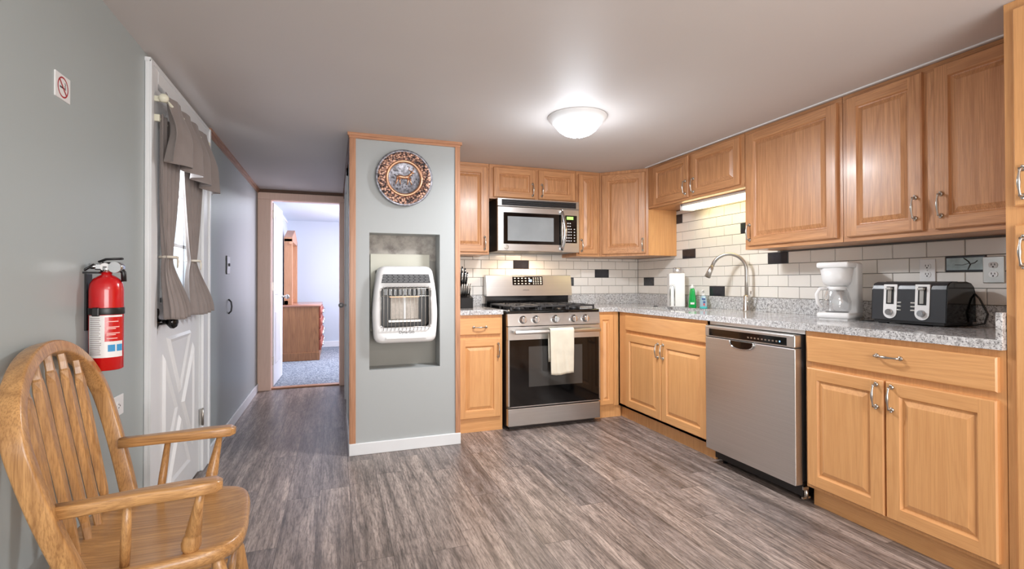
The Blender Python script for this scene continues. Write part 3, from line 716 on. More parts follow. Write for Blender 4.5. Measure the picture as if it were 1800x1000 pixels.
# ------------------------------------------------------------------ microwave
t = thing('microwave', (-1.24, -.2, 1.39), 'stainless over-the-range microwave mounted above the stove', 'microwave')
mx0, mx1, my, mz0, mz1 = -1.614, -.872, -.41, 1.392, 1.828
b = MB(); b.box(mx0+.002, mx1-.002, -.385, -.016, mz0, mz1); obj('body', b, M['black'], t)
b = MB(); b.box(mx0, mx1, my, -.385, 1.762, mz1, .003); vg = obj('vent_grille', b, M['steelx'], t)
b = MB(); b.box(mx0+.035, mx1-.03, my-.002, my+.01, 1.768, 1.818)
obj('louvre_opening', b, M['blackgloss'], vg)
b = MB()
for k in range(4): b.box(mx0+.036, mx1-.031, my-.004, my, 1.772+k*.012, 1.776+k*.012)
obj('louvre', b, M['darkgrey'], vg)
b = MB(); b.box(mx0, -1.035, my, -.385, mz0, 1.760, .005); md = obj('door', b, M['steelx'], t)
b = MB(); b.box(mx0+.05, -1.045, my-.003, my+.01, 1.452, 1.712, .003); wf = obj('window_frame', b, M['blackgloss'], md)
b = MB(); b.box(mx0+.085, -1.115, my-.0045, my, 1.478, 1.680, .001); obj('window_glass', b, plain('grey_mesh_glass', srgb(140, 144, 146), .12), wf)
b = MB(); pts = [(-1.045+.012*math.sin(PI*i/10)*1.6, my-.012-.035*math.sin(PI*i/10), 1.405+i*.0335) for i in range(11)]
b.tube(pts, [(.016, .008)]*11, 12, flat=(1, 0, 0)); b.box(-1.058, -1.032, my-.02, my, 1.405, 1.425, .003); b.box(-1.058, -1.032, my-.02, my, 1.725, 1.745, .003)
obj('handle', b, M['chrome'], md)
b = MB(); b.box(-1.033, mx1, my, -.385, mz0, 1.760, .003); cp = obj('control_panel', b, M['steelx'], t)
b = MB(); b.box(-1.010, mx1-.022, my-.003, my+.005, 1.470, 1.708, .003); kp = obj('keypad', b, M['blackgloss'], cp)
b = MB(); b.box(-.992, -.93, my-.004, my-.002, 1.672, 1.697); obj('display', b, M['led'], cp)
b = MB()
for j in range(7):
    for i in range(3 if j not in (0, 1) else 2): b.box(-.985+i*.020-.012+(.01 if j < 2 else 0), -.974+i*.020-.012+(.012 if j < 2 else 0), my-.0038, my-.0025, 1.486+(6-j)*.025, 1.494+(6-j)*.025)
for j in range(5): b.box(-.925, -.914, my-.0038, my-.0025, 1.486+j*.025, 1.494+j*.025)
obj('buttons', b, plain('button_white', srgb(220, 220, 220), .4), cp)
b = MB(); b.lathe([(.019, 0), (.019, -.002), (.015, -.003)], (mx0+.075, my, 1.425), 'y', 24); lg = obj('logo', b, M['nickel'], md, 'round silver badge')
b = MB(); b.box(-.86, -.74, -.38, -.30, 1.35, 1.364); 

# ------------------------------------------------------------------ dishwasher
t = thing('dishwasher', (-.33, -2.04, 0), 'stainless steel dishwasher between the sink cabinet and the wide base cabinet', 'dishwasher')
dy0, dy1, xf = -1.722, -2.368, -.665
b = MB(); b.box(-.615, -.05, dy1+.005, dy0-.005, .11, .86); b.cur = 1; b.box(-.612, -.60, -2.385, -1.705, .866, ZB-.002); obj('body', b, [M['darkgrey'], M['steely']], t)
b = MB(); b.box(xf, -.615, dy1, dy0, .095, .792, .005); dd_ = obj('door', b, M['steely'], t)
b = MB(); b.box(xf-.002, -.615, dy1, dy0, .795, .862, .006); cp = obj('control_panel', b, M['steely'], t)
b = MB(); b.box(xf-.004, xf+.002, dy1+.045, dy0-.035, .803, .845, .002); obj('button_strip', b, M['blackgloss'], cp)
b = MB()
for i in range(9): b.box(xf-.0048, xf-.003, dy1+.10+i*.024, dy1+.112+i*.024, .816, .824)
obj('buttons', b, M['nickel'], cp)
b = MB(); b.box(xf-.005, xf-.003, dy1+.083, dy1+.090, .817, .825); obj('indicator_light', b, M['bluled'], cp)
b = MB(); Mh = frame((xf-.0015, -2.02, .79), (0, -1, 0), (0, 0, 1)); b.M = Mh
pr_ = [(-.085, .0), (.085, .0)]+[(.085*math.cos(a_*PI/12), -.042*math.sin(a_*PI/12)**.6) for a_ in range(1, 12)]
b.prism(pr_, -.006, .0015); obj('handle_recess', b, M['blackgloss'], dd_)
b = MB(Mh); b.tube([(.088*math.cos(a_*PI/16), -.045*abs(math.sin(a_*PI/16))**.6, .003) for a_ in range(0, 17)], .0045, 8); obj('handle_lip', b, M['chrome'], dd_)
b = MB(); b.box(-.60, -.58, dy1+.01, dy0-.01, .03, .11); b.box(-.58, -.10, dy1+.03, dy0-.03, .03, .11); b.cur = 0
for y in (dy1+.05, dy0-.05):
    b.cone((-.56, y, 0), (-.56, y, .05), .014, n=12); b.cone((-.14, y, 0), (-.14, y, .05), .014, n=12)
obj('kick_plate', b, M['black'], t)
b = MB(); b.cone((-.60, dy1-.006, .03), (-.60, dy1-.006, .075), .010, n=12); b.box(-.63, -.58, dy1-.013, dy1-.003, .03, .04); b.box(-.625, -.59, dy1-.012, dy1-.004, .075, .09); obj('levelling_bracket', b, M['nickel'], t)

# ------------------------------------------------------------------ ceiling lamp
c = (-1.497, -1.60, H)
t = thing('ceiling_lamp', c, 'lit round dome ceiling lamp with a white metal rim', 'ceiling light')
b = MB(); b.lathe([(.178, 0), (.178, -.006), (.166, -.022), (.150, -.036), (.142, -.040), (.138, -.036)], c, 'z', 64); obj('rim', b, M['plasticw'], t)
b = MB(); b.lathe([(.139, -.034), (.132, -.052), (.112, -.078), (.085, -.098), (.05, -.112), (.014, -.118)], c, 'z', 64); obj('dome', b, M['dome'], t)
b = MB(); b.lathe([(.012, -.114), (.012, -.121), (.006, -.127)], c, 'z', 20); obj('finial', b, M['nickel'], t)
pl = bpy.data.lights.new('dome_bulb', 'AREA'); pl.shape = 'DISK'; pl.size = .24; pl.energy = 30; pl.color = (.95, .97, 1); pl.specular_factor = .6
po = bpy.data.objects.new('dome_bulb', pl); po.location = (c[0], c[1], H-.135); COL.objects.link(po)
pl = bpy.data.lights.new('dome_glow', 'POINT'); pl.energy = 8; pl.color = (.84, .92, 1); pl.shadow_soft_size = .12; pl.specular_factor = 0
po = bpy.data.objects.new('dome_glow', pl); po.location = (c[0], c[1], H-.32); COL.objects.link(po)

# ------------------------------------------------------------------ under-cabinet tube light
t = thing('under_cabinet_light', (-.13, -1.2, 1.765), 'long lit tube light under the short cabinet over the sink', 'tube light')
b = MB(); b.box(-.22, -.10, -1.66, -.93, 1.745, 1.764, .003); b.box(-.22, -.10, -1.668, -1.64, 1.715, 1.764, .003); b.box(-.22, -.10, -.95, -.922, 1.715, 1.764, .003); obj('housing', b, M['plasticw'], t)
b = MB(); b.box(-.212, -.108, -1.64, -.95, 1.718, 1.745, .010); obj('diffuser', b, M['fluo'], t)

# ------------------------------------------------------------------ fire extinguisher
EX, EY = -3.580, -2.264
t = thing('fire_extinguisher', (EX, EY, .85), 'red fire extinguisher strapped to the left wall above the outlet', 'fire extinguisher')
b = MB(); b.lathe([(.043, 0), (.0465, .004), (.0465, .262), (.044, .282), (.036, .298), (.024, .308), (.015, .312), (.015, .325)], (EX, EY, .85), 'z', 48); obj('cylinder', b, M['red'], t)
b = MB(); b.box(XL, XL+.006, EY-.016, EY+.024, .98, 1.165); b.box(XL, EX-.01, EY-.03, EY-.012, 1.166, 1.172); obj('bracket', b, M['black'], t)
b = MB(); b.lathe([(.048, 0), (.0485, .002), (.0485, .02), (.048, .022)], (EX, EY, 1.032), 'z', 48); b.box(EX-.02, EX+.0, EY-.058, EY-.045, 1.028, 1.056, .003); obj('strap', b, M['black'], t)
b = MB(); b.lathe([(.017, 0), (.017, .02), (.012, .022), (.012, .034)], (EX, EY, 1.17), 'z', 20); b.box(EX-.03, EX+.028, EY-.012, EY+.012, 1.178, 1.200, .004); b.cone((EX+.028, EY-.02, 1.187), (EX+.03, EY+.012, 1.187), .018, n=20); b.cone((EX-.045, EY-.01, 1.19), (EX-.02, EY, 1.19), .009, n=12); obj('valve', b, M['chrome'], t)
b = MB(); b.tube([(EX-.02, EY, 1.205), (EX+.0, EY-.002, 1.214), (EX+.045, EY-.004, 1.216)], [(.004, .010)]*3, 8); b.tube([(EX-.03, EY-.01, 1.196), (EX-.055, EY-.012, 1.178), (EX-.07, EY-.016, 1.172)], [(.004, .009)]*3, 8); obj('lever', b, M['black'], t)
b = MB(); b.lathe([(.013, 0), (.013, -.004)], (EX+.0, EY-.012, 1.188), 'y', 18); obj('gauge', b, M['plasticw'], t)
b = MB(); b.tube([(EX+.03, EY+.005, 1.188), (EX+.045, EY+.005, 1.17), (EX+.046, EY+.005, 1.14)], .008, 10); obj('nozzle', b, M['black'], t)
def arc_patch(r, a0, a1, z0, z1, n=14):
    b = MB(); ring = [[(EX+r*math.cos(math.radians(a0+(a1-a0)*i/n)), EY+r*math.sin(math.radians(a0+(a1-a0)*i/n)), z) for i in range(n+1)] for z in (z0, z1)]
    b.ring_surface(ring, False, False, False); return b
A0, A1 = -138, -10
lb = obj('label', arc_patch(.0470, A0, A1, .893, 1.030), M['plasticw'], t)
obj('label_panel', arc_patch(.0473, -76, A1, .945, 1.024), M['red'], lb)
b = MB()
random.seed(3)
for k in range(20):
    z = .903+k*.0061; bb_ = arc_patch(.0474, A0+8, A0+52-random.random()*8, z, z+.0022, 6); n0 = len(b.v); b.v += bb_.v; b.f += [[i+n0 for i in f] for f in bb_.f]; b.mi += bb_.mi; b.sm += bb_.sm
obj('fine_print', b, plain('print_grey', srgb(150, 140, 140), .6), lb)
b = MB()
for z, w_ in ((1.008, 40), (.990, 44), (.985, 30), (.970, 46), (.965, 30), (.953, 36)):
    bb_ = arc_patch(.0476, -70, -70+w_, z, z+.003, 6); n0 = len(b.v); b.v += bb_.v; b.f += [[i+n0 for i in f] for f in bb_.f]; b.mi += bb_.mi; b.sm += bb_.sm
obj('instruction_lines', b, plain('print_pink', srgb(240, 190, 185), .6), lb)
for a0 in (-66, -36):
    obj('pictogram', arc_patch(.0475, a0, a0+24, .912, .934, 5), plain('print_blue', srgb(60, 150, 205), .5), lb)
random.seed(11)

# ------------------------------------------------------------------ no-smoking sign
t = thing('no_smoking_sign', (XL, -2.428, 1.718), 'small white no-smoking sign high on the left wall', 'sign')
Ms = frame((XL, -2.428, 1.718), (0, 1, 0), (0, 0, 1))
b = MB(Ms); b.box(-.043, .043, -.037, .037, 0, .003); obj('panel', b, M['plasticw'], t)
M['signred'] = plain('sign_red', srgb(176, 32, 44), .4)
b = MB(Ms); n = 40
for i in range(n):
    a0, a1 = 2*PI*i/n, 2*PI*(i+1)/n
    b.quad(*[(r_*math.cos(a_), r_*math.sin(a_), .0034) for r_, a_ in ((.031, a0), (.031, a1), (.0265, a1), (.0265, a0))])
q_ = .7071*.028; w_ = .002
b.quad((-q_-w_, q_-w_, .0036), (-q_+w_, q_+w_, .0036), (q_+w_, -q_+w_, .0036), (q_-w_, -q_-w_, .0036)); obj('prohibition_ring', b, M['signred'], t)
b = MB(Ms); b.box(-.018, .010, -.004, .001, .003, .0033); b.box(.012, .016, -.004, .001, .003, .0033); b.tube([(.014, .002, .0033), (.010, .007, .0033), (.015, .011, .0033), (.010, .016, .0033)], .0009, 6); obj('cigarette_pictogram', b, M['darkgrey'], t)

# ------------------------------------------------------------------ outlets, switch
def duplex(name, o, u, label, horizontal=False, frame_mat=None, plate=(.072, .116)):
    t = thing(name, o, label, 'electrical outlet'); Mo = frame(o, u, (0, 0, 1))
    if horizontal: Mo = Mo @ Matrix.Rotation(PI/2, 4, 'Z')
    pw, ph = plate
    b = MB(Mo); b.box(-pw/2, pw/2, -ph/2, ph/2, 0, .006, .0025); obj('plate', b, frame_mat or M['plasticw'], t)
    for s in (-1, 1):
        cy_ = s*.021; b = MB(Mo @ Matrix.Translation((0, cy_, 0)))
        poly = [(.017*math.cos(a_*PI/12), max(-.0135, min(.0135, .017*math.sin(a_*PI/12)))) for a_ in range(24)]
        b.prism(poly, .006, .0085); r_ = obj('receptacle', b, M['plasticw'], t)
        b = MB(Mo @ Matrix.Translation((0, cy_, 0))); b.box(-.0078, -.0048, -.001, .0085, .0083, .0089); b.box(.0048, .0078, -.001, .0075, .0083, .0089); b.prism([(.0035*math.cos(a_*PI/6), -.0075+.0035*math.sin(a_*PI/6)) for a_ in range(12)], .0083, .0089); obj('slots', b, M['black'], r_)
    b = MB(Mo); b.cone((0, 0, .006), (0, 0, .0072), .003, n=10); obj('screw', b, M['nickel'], t)
    return t
duplex('wall_outlet', (-.0135, -2.592, 1.19), (0, -1, 0), 'white wall outlet on the tiles left of the tile with the pale reflection, behind the toaster')
duplex('wall_outlet', (-.0135, -2.862, 1.187), (0, -1, 0), 'steel-plated wall outlet on the tiles right of the tile with the pale reflection, beside the pantry', frame_mat=M['nickel'], plate=(.080, .122))
duplex('wall_outlet', (XL, -2.042, .676), (0, 1, 0), 'white outlet set sideways low on the left wall, under the fire extinguisher', True, plate=(.076, .14))
t = thing('light_switch', (XL, .02, 1.27), 'light switch plate on the hall wall beyond the entry door', 'light switch')
b = MB(); b.box(XL, XL+.006, -.04, .08, 1.205, 1.335, .002); obj('plate', b, M['plasticw'], t); b = MB(); b.box(XL+.006, XL+.016, .012, .028, 1.262, 1.284, .002); b.box(XL+.001, XL+.0075, -.045, -.038, 1.20, 1.34); obj('toggle', b, M['darkgrey'], t)
b = MB(); b.tube([(XL+.002, .04, .90), (XL+.02, .04, .92), (XL+.024, .04, .955), (XL+.02, .04, .99), (XL+.002, .04, 1.01)], .006, 8)
obj('pull_handle', b, M['darkgrey'], None, 'small dark curved pull on the hall wall below the light switch', 'handle')

# ------------------------------------------------------------------ embossed copper plate
PX, PZ = -2.423, 1.843
t = thing('copper_plate', (PX, YC, PZ), 'round embossed copper plate hung on the column above the heater', 'wall plate')
def copper():
    t_ = NT('embossed_copper'); v = t_.coords((1, 1, 1), False)
    vo = t_.n('ShaderNodeTexVoronoi'); vo.inputs['Scale'].default_value = 62; t_.l(v, vo.inputs['Vector'])
    a_ = t_.noise(v, 55, 4, .65, .6)
    f = t_.math('ADD', t_.math('MULTIPLY', vo.outputs['Distance'], .9), t_.math('MULTIPLY', a_, .6))
    t_.base(t_.ramp(f, [(.40, srgb(236, 196, 170)), (.62, srgb(196, 150, 128)), (.80, srgb(128, 100, 92)), (1.0, srgb(60, 52, 54))]))
    t_.set(Metallic=.6, Roughness=.38); t_.bump(t_.math('SUBTRACT', 1.0, f), .8, .006); return t_.m
M['copper'] = copper(); M['copperbright'] = plain('polished_copper', srgb(216, 166, 134), .34, .85); M['pewter'] = plain('aged_metal', srgb(140, 140, 148), .38, .6, var=.3, scale=60)
cpl = (PX, YC, PZ)
b = MB(); b.lathe([(.03, -.004), (.115, -.010), (.180, -.026), (.190, -.030), (.191, -.033), (.186, -.036), (.176, -.034)], cpl, 'y', 72, caps=False); obj('edge', b, M['pewter'], t)
b = MB()
prof = [(.178, -.034), (.170, -.037), (.155, -.036), (.14, -.032), (.125, -.027)]
b.lathe(prof, cpl, 'y', 96, caps=False)
for i in range(26):
    a_ = 2*PI*i/26; b.sphere((PX+.150*math.cos(a_), YC-.036, PZ+.150*math.sin(a_)), (.013, .006, .013), 8)
    a_ += PI/26; b.sphere((PX+.168*math.cos(a_), YC-.036, PZ+.168*math.sin(a_)), (.006, .004, .006), 8); b.sphere((PX+.134*math.cos(a_), YC-.030, PZ+.134*math.sin(a_)), (.007, .004, .007), 8)
obj('embossed_rim', b, M['copper'], t)
b = MB(); b.lathe([(.126, -.026), (.122, -.032), (.115, -.034), (.108, -.031), (.104, -.022)], cpl, 'y', 72, caps=False); obj('inner_ring', b, M['copperbright'], t)
b = MB(); b.lathe([(.105, -.022), (.09, -.016), (.03, -.016), (.001, -.016)], cpl, 'y', 64, caps=False)
for i in range(60):
    r_ = .088*math.sqrt(random.random()); a_ = random.random()*2*PI; x_, z_ = PX+r_*math.cos(a_), PZ+r_*math.sin(a_)
    if z_ > PZ+.02 and abs(x_-PX) < .02: continue
    b.sphere((x_, YC-.017, z_), (.005+.006*random.random(), .005, .004+.005*random.random()), 6)
obj('centre_field', b, M['pewter'], t)
b = MB(); y = YC-.026
b.tube([(PX-.052, y, PZ+.004), (PX-.03, y, PZ+.008), (PX, y, PZ+.004), (PX+.03, y, PZ+.010)], [(.008, .012), (.013, .015), (.011, .012), (.013, .014)], 10)
b.tube([(PX+.03, y, PZ+.012), (PX+.045, y, PZ+.032), (PX+.05, y, PZ+.042)], [.011, .007, .006], 8); b.tube([(PX+.046, y, PZ+.042), (PX+.066, y, PZ+.036)], [.008, .004], 8)
for x_, dx in ((-.046, -.012), (-.032, .006), (.026, -.006), (.038, .012)): b.tube([(PX+x_, y, PZ+.0), (PX+x_+dx*.3, y, PZ-.022), (PX+x_+dx, y, PZ-.044)], [.007, .0045, .003], 7)
b.tube([(PX+.046, y, PZ+.048), (PX+.03, y, PZ+.062), (PX+.034, y, PZ+.078)], .0025, 6); b.tube([(PX+.05, y, PZ+.048), (PX+.064, y, PZ+.06), (PX+.06, y, PZ+.076)], .0025, 6)
obj('animal_relief', b, M['copperbright'], t)

# ------------------------------------------------------------------ wall heater in the niche
t = thing('wall_heater', (-2.418, -.80, .735), 'white vent-free gas wall heater with a wire grille, hanging in the column niche', 'heater')
HX, HZ = -2.4165, .990
def round_poly(P, rads, seg=6):
    out = []; n = len(P)
    for i in range(n):
        p0, p, p1 = Vector(P[i-1]), Vector(P[i]), Vector(P[(i+1) % n]); r_ = rads[i]
        a_ = p+(p0-p).normalized()*r_; c_ = p+(p1-p).normalized()*r_
        for k in range(seg+1):
            u = k/seg; out.append((a_*(1-u)**2+p*2*u*(1-u)+c_*u*u)[:])
    return out
OUT = round_poly([(-.176, .257), (.176, .257), (.205, .10), (.217, -.06), (.210, -.19), (.200, -.262), (-.200, -.262), (-.210, -.19), (-.217, -.06), (-.205, .10)], [.045, .045, .05, .05, .05, .045, .045, .05, .05, .05])
def ray_poly(P, c, a_):
    d = Vector((math.cos(a_), math.sin(a_))); best = None
    for i in range(len(P)):
        p, q = Vector(P[i])-Vector(c), Vector(P[(i+1) % len(P)])-Vector(c); e_ = q-p
        den = d.x*e_.y-d.y*e_.x
        if abs(den) < 1e-12: continue
        t_ = (p.x*e_.y-p.y*e_.x)/den; s_ = (p.x*d.y-p.y*d.x)/den
        if t_ > 0 and -1e-6 <= s_ <= 1+1e-6: best = t_ if best is None else max(best, t_)
    return Vector(c)+d*best
wc = (0, -.022)
WIN = round_poly([(-.168, .117), (.168, .117), (.168, -.160), (-.168, -.160)], [.04]*4)
NA = 120
def loop(P, y, k=1.0, c=wc):
    return [(HX+(c[0]+(ray_poly(P, wc, 2*PI*i/NA)[0]-c[0])*k), y, HZ+(c[1]+(ray_poly(P, wc, 2*PI*i/NA)[1]-c[1])*k)) for i in range(NA)]
b = MB(); b.ring_surface([loop(OUT, -.70), loop(OUT, -.83, 1.0), loop(OUT, -.875, .985), loop(OUT, -.895, .95), loop(OUT, -.900, .90), loop(WIN, -.900, 1.0), loop(WIN, -.896, .985), loop(WIN, -.86, .97)], True, True, False)
obj('shell', b, M['plasticw'], t)
b = MB(); b.ring_surface([loop(WIN, -.862, .98), loop(WIN, -.80, .96)], True, False, True); fb = obj('firebox', b, M['black'], t)
b = MB(); b.box(HX-.185, HX+.185, -.735, -ND*1.0 if False else -.672, HZ-.24, HZ+.23); obj('back_box', b, M['darkgrey'], t)
b = MB(); b.box(HX-.095, HX-.004, -.815, -.802, HZ-.105, HZ+.045, .003); b.box(HX+.004, HX+.095, -.815, -.802, HZ-.105, HZ+.045, .003); obj('ceramic_plaque', b, plain('ceramic', srgb(205, 196, 186), .7, var=.05, scale=80), fb)
b = MB(); b.box(HX-.007, HX+.007, -.817, -.80, HZ-.105, HZ+.045, .002); obj('plaque_divider', b, M['plasticw'], fb)
b = MB(); b.box(HX-.10, HX+.10, -.818, -.80, HZ+.045, HZ+.053); obj('plaque_rim', b, M['copperbright'], fb)
b = MB(); b.box(HX-.11, HX+.11, -.83, -.80, HZ-.125, HZ-.108, .002); b.sphere((HX-.05, -.835, HZ-.105), .006, 8); obj('burner_bar', b, M['nickel'], fb)
b = MB()
for i in range(9):
    x_ = HX-.128+i*.032; b.box(x_-.009, x_+.009, -.83, -.80, HZ+.06, HZ+.105)
obj('air_slots', b, M['blackgloss'], fb)
b = MB()
for i in range(13):
    x_ = HX-.148+i*.0247; b.tube([(x_, -.900, HZ+.118), (x_, -.918, HZ+.105), (x_, -.922, HZ+.06), (x_, -.922, HZ-.13), (x_, -.918, HZ-.158), (x_, -.900, HZ-.172)], .0018, 6)
for z_ in (.105, .055, -.150): b.tube([(HX-.165, -.902, HZ+z_), (HX-.15, -.920, HZ+z_), (HX+.15, -.920, HZ+z_), (HX+.165, -.902, HZ+z_)], .0020, 6)
b.tube([(HX-.165, -.902, HZ+.09), (HX-.165, -.904, HZ-.14)], .002, 6); b.tube([(HX+.165, -.902, HZ+.09), (HX+.165, -.904, HZ-.14)], .002, 6)
obj('wire_grille', b, M['nickel'], t)
b = MB(frame((HX, -.9005, HZ), (1, 0, 0), (0, 0, 1))); b.prism([(-.150, .200), (.150, .200), (.162, .142), (-.162, .142)], -.003, .0006); vt = obj('top_vent', b, M['darkgrey'], t)
b = MB()
for k in range(5):
    z_ = HZ+.149+k*.0105
    for i in range(9):
        x_ = HX-.140+i*.035+(k % 2)*.008-.004; b.box(x_-.013, x_+.013, -.9035, -.901, z_, z_+.0035)
obj('vent_slat', b, plain('mid_grey', srgb(132, 134, 136), .4), vt)
text('logo', 'Dyna-Glo', frame((HX+.003, -.9008, HZ-.186), (1, 0, 0), (0, 0, 1)), .026, M['darkgrey'], t)
b = MB(); b.box(HX-.135, HX+.135, -.907, -.895, HZ-.232, HZ-.215, .005); obj('lower_lip', b, M['plasticw'], t)
b = MB(); b.box(HX-.04, HX+.04, ND-.02, ND, NZ0, NZ0+.0); 

# ------------------------------------------------------------------ curtains on the entry door
RX1, RX2 = XL+.056, XL+.032
t = thing('curtain_rod', (RX1, -1.3, 1.93), 'double curtain rod with cream ball finials above the entry door window', 'curtain rod')
M['ivory'] = plain('ivory_plastic', srgb(226, 224, 204), .35)
b = MB(); b.cone((RX1, -1.68, 1.95), (RX1, -.93, 1.95), .007, n=12); b.cone((RX2, -1.68, 1.865), (RX2, -.93, 1.865), .006, n=12); obj('rods', b, M['ivory'], t)
for y in (-1.695, -.915):
    b = MB(); b.sphere((RX1, y, 1.95), .020, 16); obj('finial', b, M['ivory'], t)
    b = MB(); b.box(XD, RX1+.006, y+.008 if y < -1.2 else y-.022, y+.022 if y < -1.2 else y-.008, 1.938, 1.962, .002); b.box(XD, RX2+.006, y+.008 if y < -1.2 else y-.022, y+.022 if y < -1.2 else y-.008, 1.85, 1.88, .002); obj('bracket', b, M['ivory'], t)
random.seed(21)
def drape(y0f, y1f, z_top, z_bot, xf, nf, amp, label, ph=0, nz=40, ny=110, bow=None):
    """y0f/y1f: edges as functions of t (0 top .. 1 bottom); xf(t): distance from the wall; folds nf with amplitude amp(t)"""
    rings = []
    for k in range(nz+1):
        t_ = k/nz; row = []
        for j in range(ny+1):
            u = j/ny; y = y0f(t_)+(y1f(t_)-y0f(t_))*u
            f = math.sin(u*nf*2*PI+ph+.5*math.sin(u*7+ph)+.35*math.sin(t_*5+ph))
            f2 = math.sin(u*nf*4.3*PI+ph*2+t_*2)
            x = XL+xf(t_)+amp(t_)*(f+.28*f2)
            z = z_top+(z_bot(u) if callable(z_bot) else z_bot)*t_-z_top*t_
            row.append((x, y+amp(t_)*.25*f2, z))
        rings.append(row)
    b = MB(); b.ring_surface(rings, closed=False, cap0=False, cap1=False); return b
def sm(a, b_, x): x = max(0, min(1, (x-a)/(b_-a))); return x*x*(3-2*x)
ZT, ZTie, ZB_ = 1.885, 1.255, .975
tt = (ZT-ZTie)/(ZT-ZB_)
def panel_curtain(yc, y_top0, y_top1, yb0, yb1, ph, label):
    th_ = .040
    def hw_(t_, full_t, full_b):
        d_ = t_-tt
        if d_ < 0: return th_+(full_t-th_)*sm(0, 1, (-d_/tt))**.42
        return th_+(full_b-th_)*sm(0, 1, min(1, d_/(1-tt)))**.55
    c0 = lambda t_: (y_top0+y_top1)/2*(1-sm(0, tt, t_))+yc*sm(0, tt, t_) if t_ < tt else yc+((yb0+yb1)/2-yc)*sm(tt, 1, t_)
    f0 = lambda t_: c0(t_)-hw_(t_, (y_top1-y_top0)/2, (yb1-yb0)/2)
    f1 = lambda t_: c0(t_)+hw_(t_, (y_top1-y_top0)/2, (yb1-yb0)/2)
    am = lambda t_: .010+.010*sm(0, 1, 1-abs(t_-tt)/.35)*0+.012*sm(tt, 1, t_)
    b = drape(f0, f1, ZT, lambda u: ZB_-.012*math.sin(u*3), lambda t_: .036+.034*sm(tt, 1, t_), 5, am, label, ph, 60)
    o_ = obj('door_curtain', b, M['curtain'], None, label, 'curtain', 'curtain panels on the entry door', solid=.002)
    b = MB(); b.lathe([(.036, -.006), (.040, -.003), (.040, .003), (.036, .006)], (XL+.040, yc, ZTie), 'z', 20); 
    b.tube([(XL+.076, yc-.004, ZTie), (XL+.080, yc-.008, ZTie-.02), (XL+.078, yc-.010, ZTie-.05)], [.004, .005, .003], 8)
    obj('tie', b, M['tie'], o_, 'cream tie')
panel_curtain(-1.560, -1.68, -1.38, -1.67, -1.36, .4, 'taupe curtain panel tied at the waist, nearer the door knob')
panel_curtain(-1.14, -1.31, -.96, -1.34, -.90, 2.1, 'taupe curtain panel tied at the waist, on the hinge side of the door')
b = drape(lambda t_: -1.675-.075*t_, lambda t_: -.935+.03*t_, 1.985, lambda u: 1.665+.012*math.sin(u*5), lambda t_: .060+.040*sm(0, 1, t_*1.6), 4.2, lambda t_: .010+.022*t_, '', 2.6, 30, 160)
obj('curtain_valance', b, M['curtain'], None, 'taupe gathered valance across the top of the entry door window', 'valance', solid=.002)

# ------------------------------------------------------------------ faucet
fx, fy = -.085, -1.475
t = thing('kitchen_faucet', (fx, fy, ZC), 'tall brushed nickel gooseneck faucet beside the sink', 'faucet')
b = MB(); b.lathe([(.028, 0), (.028, .006), (.023, .010), (.021, .10), (.016, .115)], (fx, fy, ZC), 'z', 24); obj('base', b, M['nickel'], t)
dv = Vector((-.60, .80, 0)); pts = [Vector((fx, fy, ZC+.10)), Vector((fx, fy, ZC+.22))]
RR = .118
for i in range(0, 15):
    a_ = PI*i/14*.90; pts.append(Vector((fx, fy, ZC+.295))+dv*(RR-RR*math.cos(a_))+Vector((0, 0, RR*math.sin(a_))))
b = MB(); b.tube(pts, .0125, 14); obj('spout', b, M['nickel'], t)
p = pts[-1]; q = (pts[-1]-pts[-2]).normalized()
b = MB(); b.tube([p, p+q*.012, p+q*.014, p+q*.05, p+q*.092], [.013, .013, .0165, .0185, .022], 16); sp_ = obj('spray_head', b, M['nickel'], t)
b = MB(); b.tube([p+q*.0915, p+q*.095], [.018, .018], 16); obj('nozzle_face', b, M['black'], sp_)
b = MB(); b.cone((fx, fy, ZC+.065), (fx-.01, fy-.035, ZC+.065), .013); b.tube([(fx-.01, fy-.032, ZC+.068), (fx-.014, fy-.045, ZC+.10), (fx-.012, fy-.052, ZC+.145)], [.007, .006, .005], 10); obj('lever', b, M['nickel'], t)

# ------------------------------------------------------------------ things by the sink
Mw = frame((-.125, -.735, ZC), (.55, -.835, 0), (0, 0, 1)) 
Mw = Matrix.Translation((-.125, -.745, ZC)) @ Matrix.Rotation(math.radians(-28), 4, 'Z')
t = thing('towel_dispenser', (-.125, -.745, ZC), 'tall white boxy countertop dispenser with an arched groove, by the sink corner', 'dispenser')
b = MB(Mw); b.box(-.065, .065, -.05, .06, .0, .285, .006); obj('body', b, M['plasticw'], t)
b = MB(Mw); b.box(-.02, .052, .01, .05, .285, .335, .010); obj('cap', b, thinglass('frosted_cap', (.9, .9, .92, 1), .25), t)
b = MB(Mw); ap = [(-.062+.0, -.053, .01)]+[(-.040-.018*math.cos(PI*i/10), -.053, .165+.022*math.sin(PI*i/10)) for i in range(11)]+[(-.022, -.053, .01)]
ap[0] = (-.058, -.053, .01); b.tube(ap, .005, 8); obj('arched_rim', b, M['chrome'], t)
c = (-.105, -.925, ZC)
t = thing('dish_soap_bottle', c, 'green dish soap bottle with a white cap beside the sink', 'bottle')
def oval(b, prof, c, kx=1, ky=.6, n=28): 
    b.ring_surface([[(c[0]+r_*ky*math.cos(2*PI*j/n), c[1]+r_*kx*math.sin(2*PI*j/n), c[2]+h_) for j in range(n)] for r_, h_ in prof])
b = MB(); oval(b, [(.036, 0), (.040, .006), (.038, .05), (.030, .11), (.024, .145), (.018, .158)], c); obj('body', b, M['green'], t)
b = MB(); b.lathe([(.014, .156), (.014, .175), (.008, .178), (.008, .190)], c, 'z', 20); obj('cap', b, M['plasticw'], t)
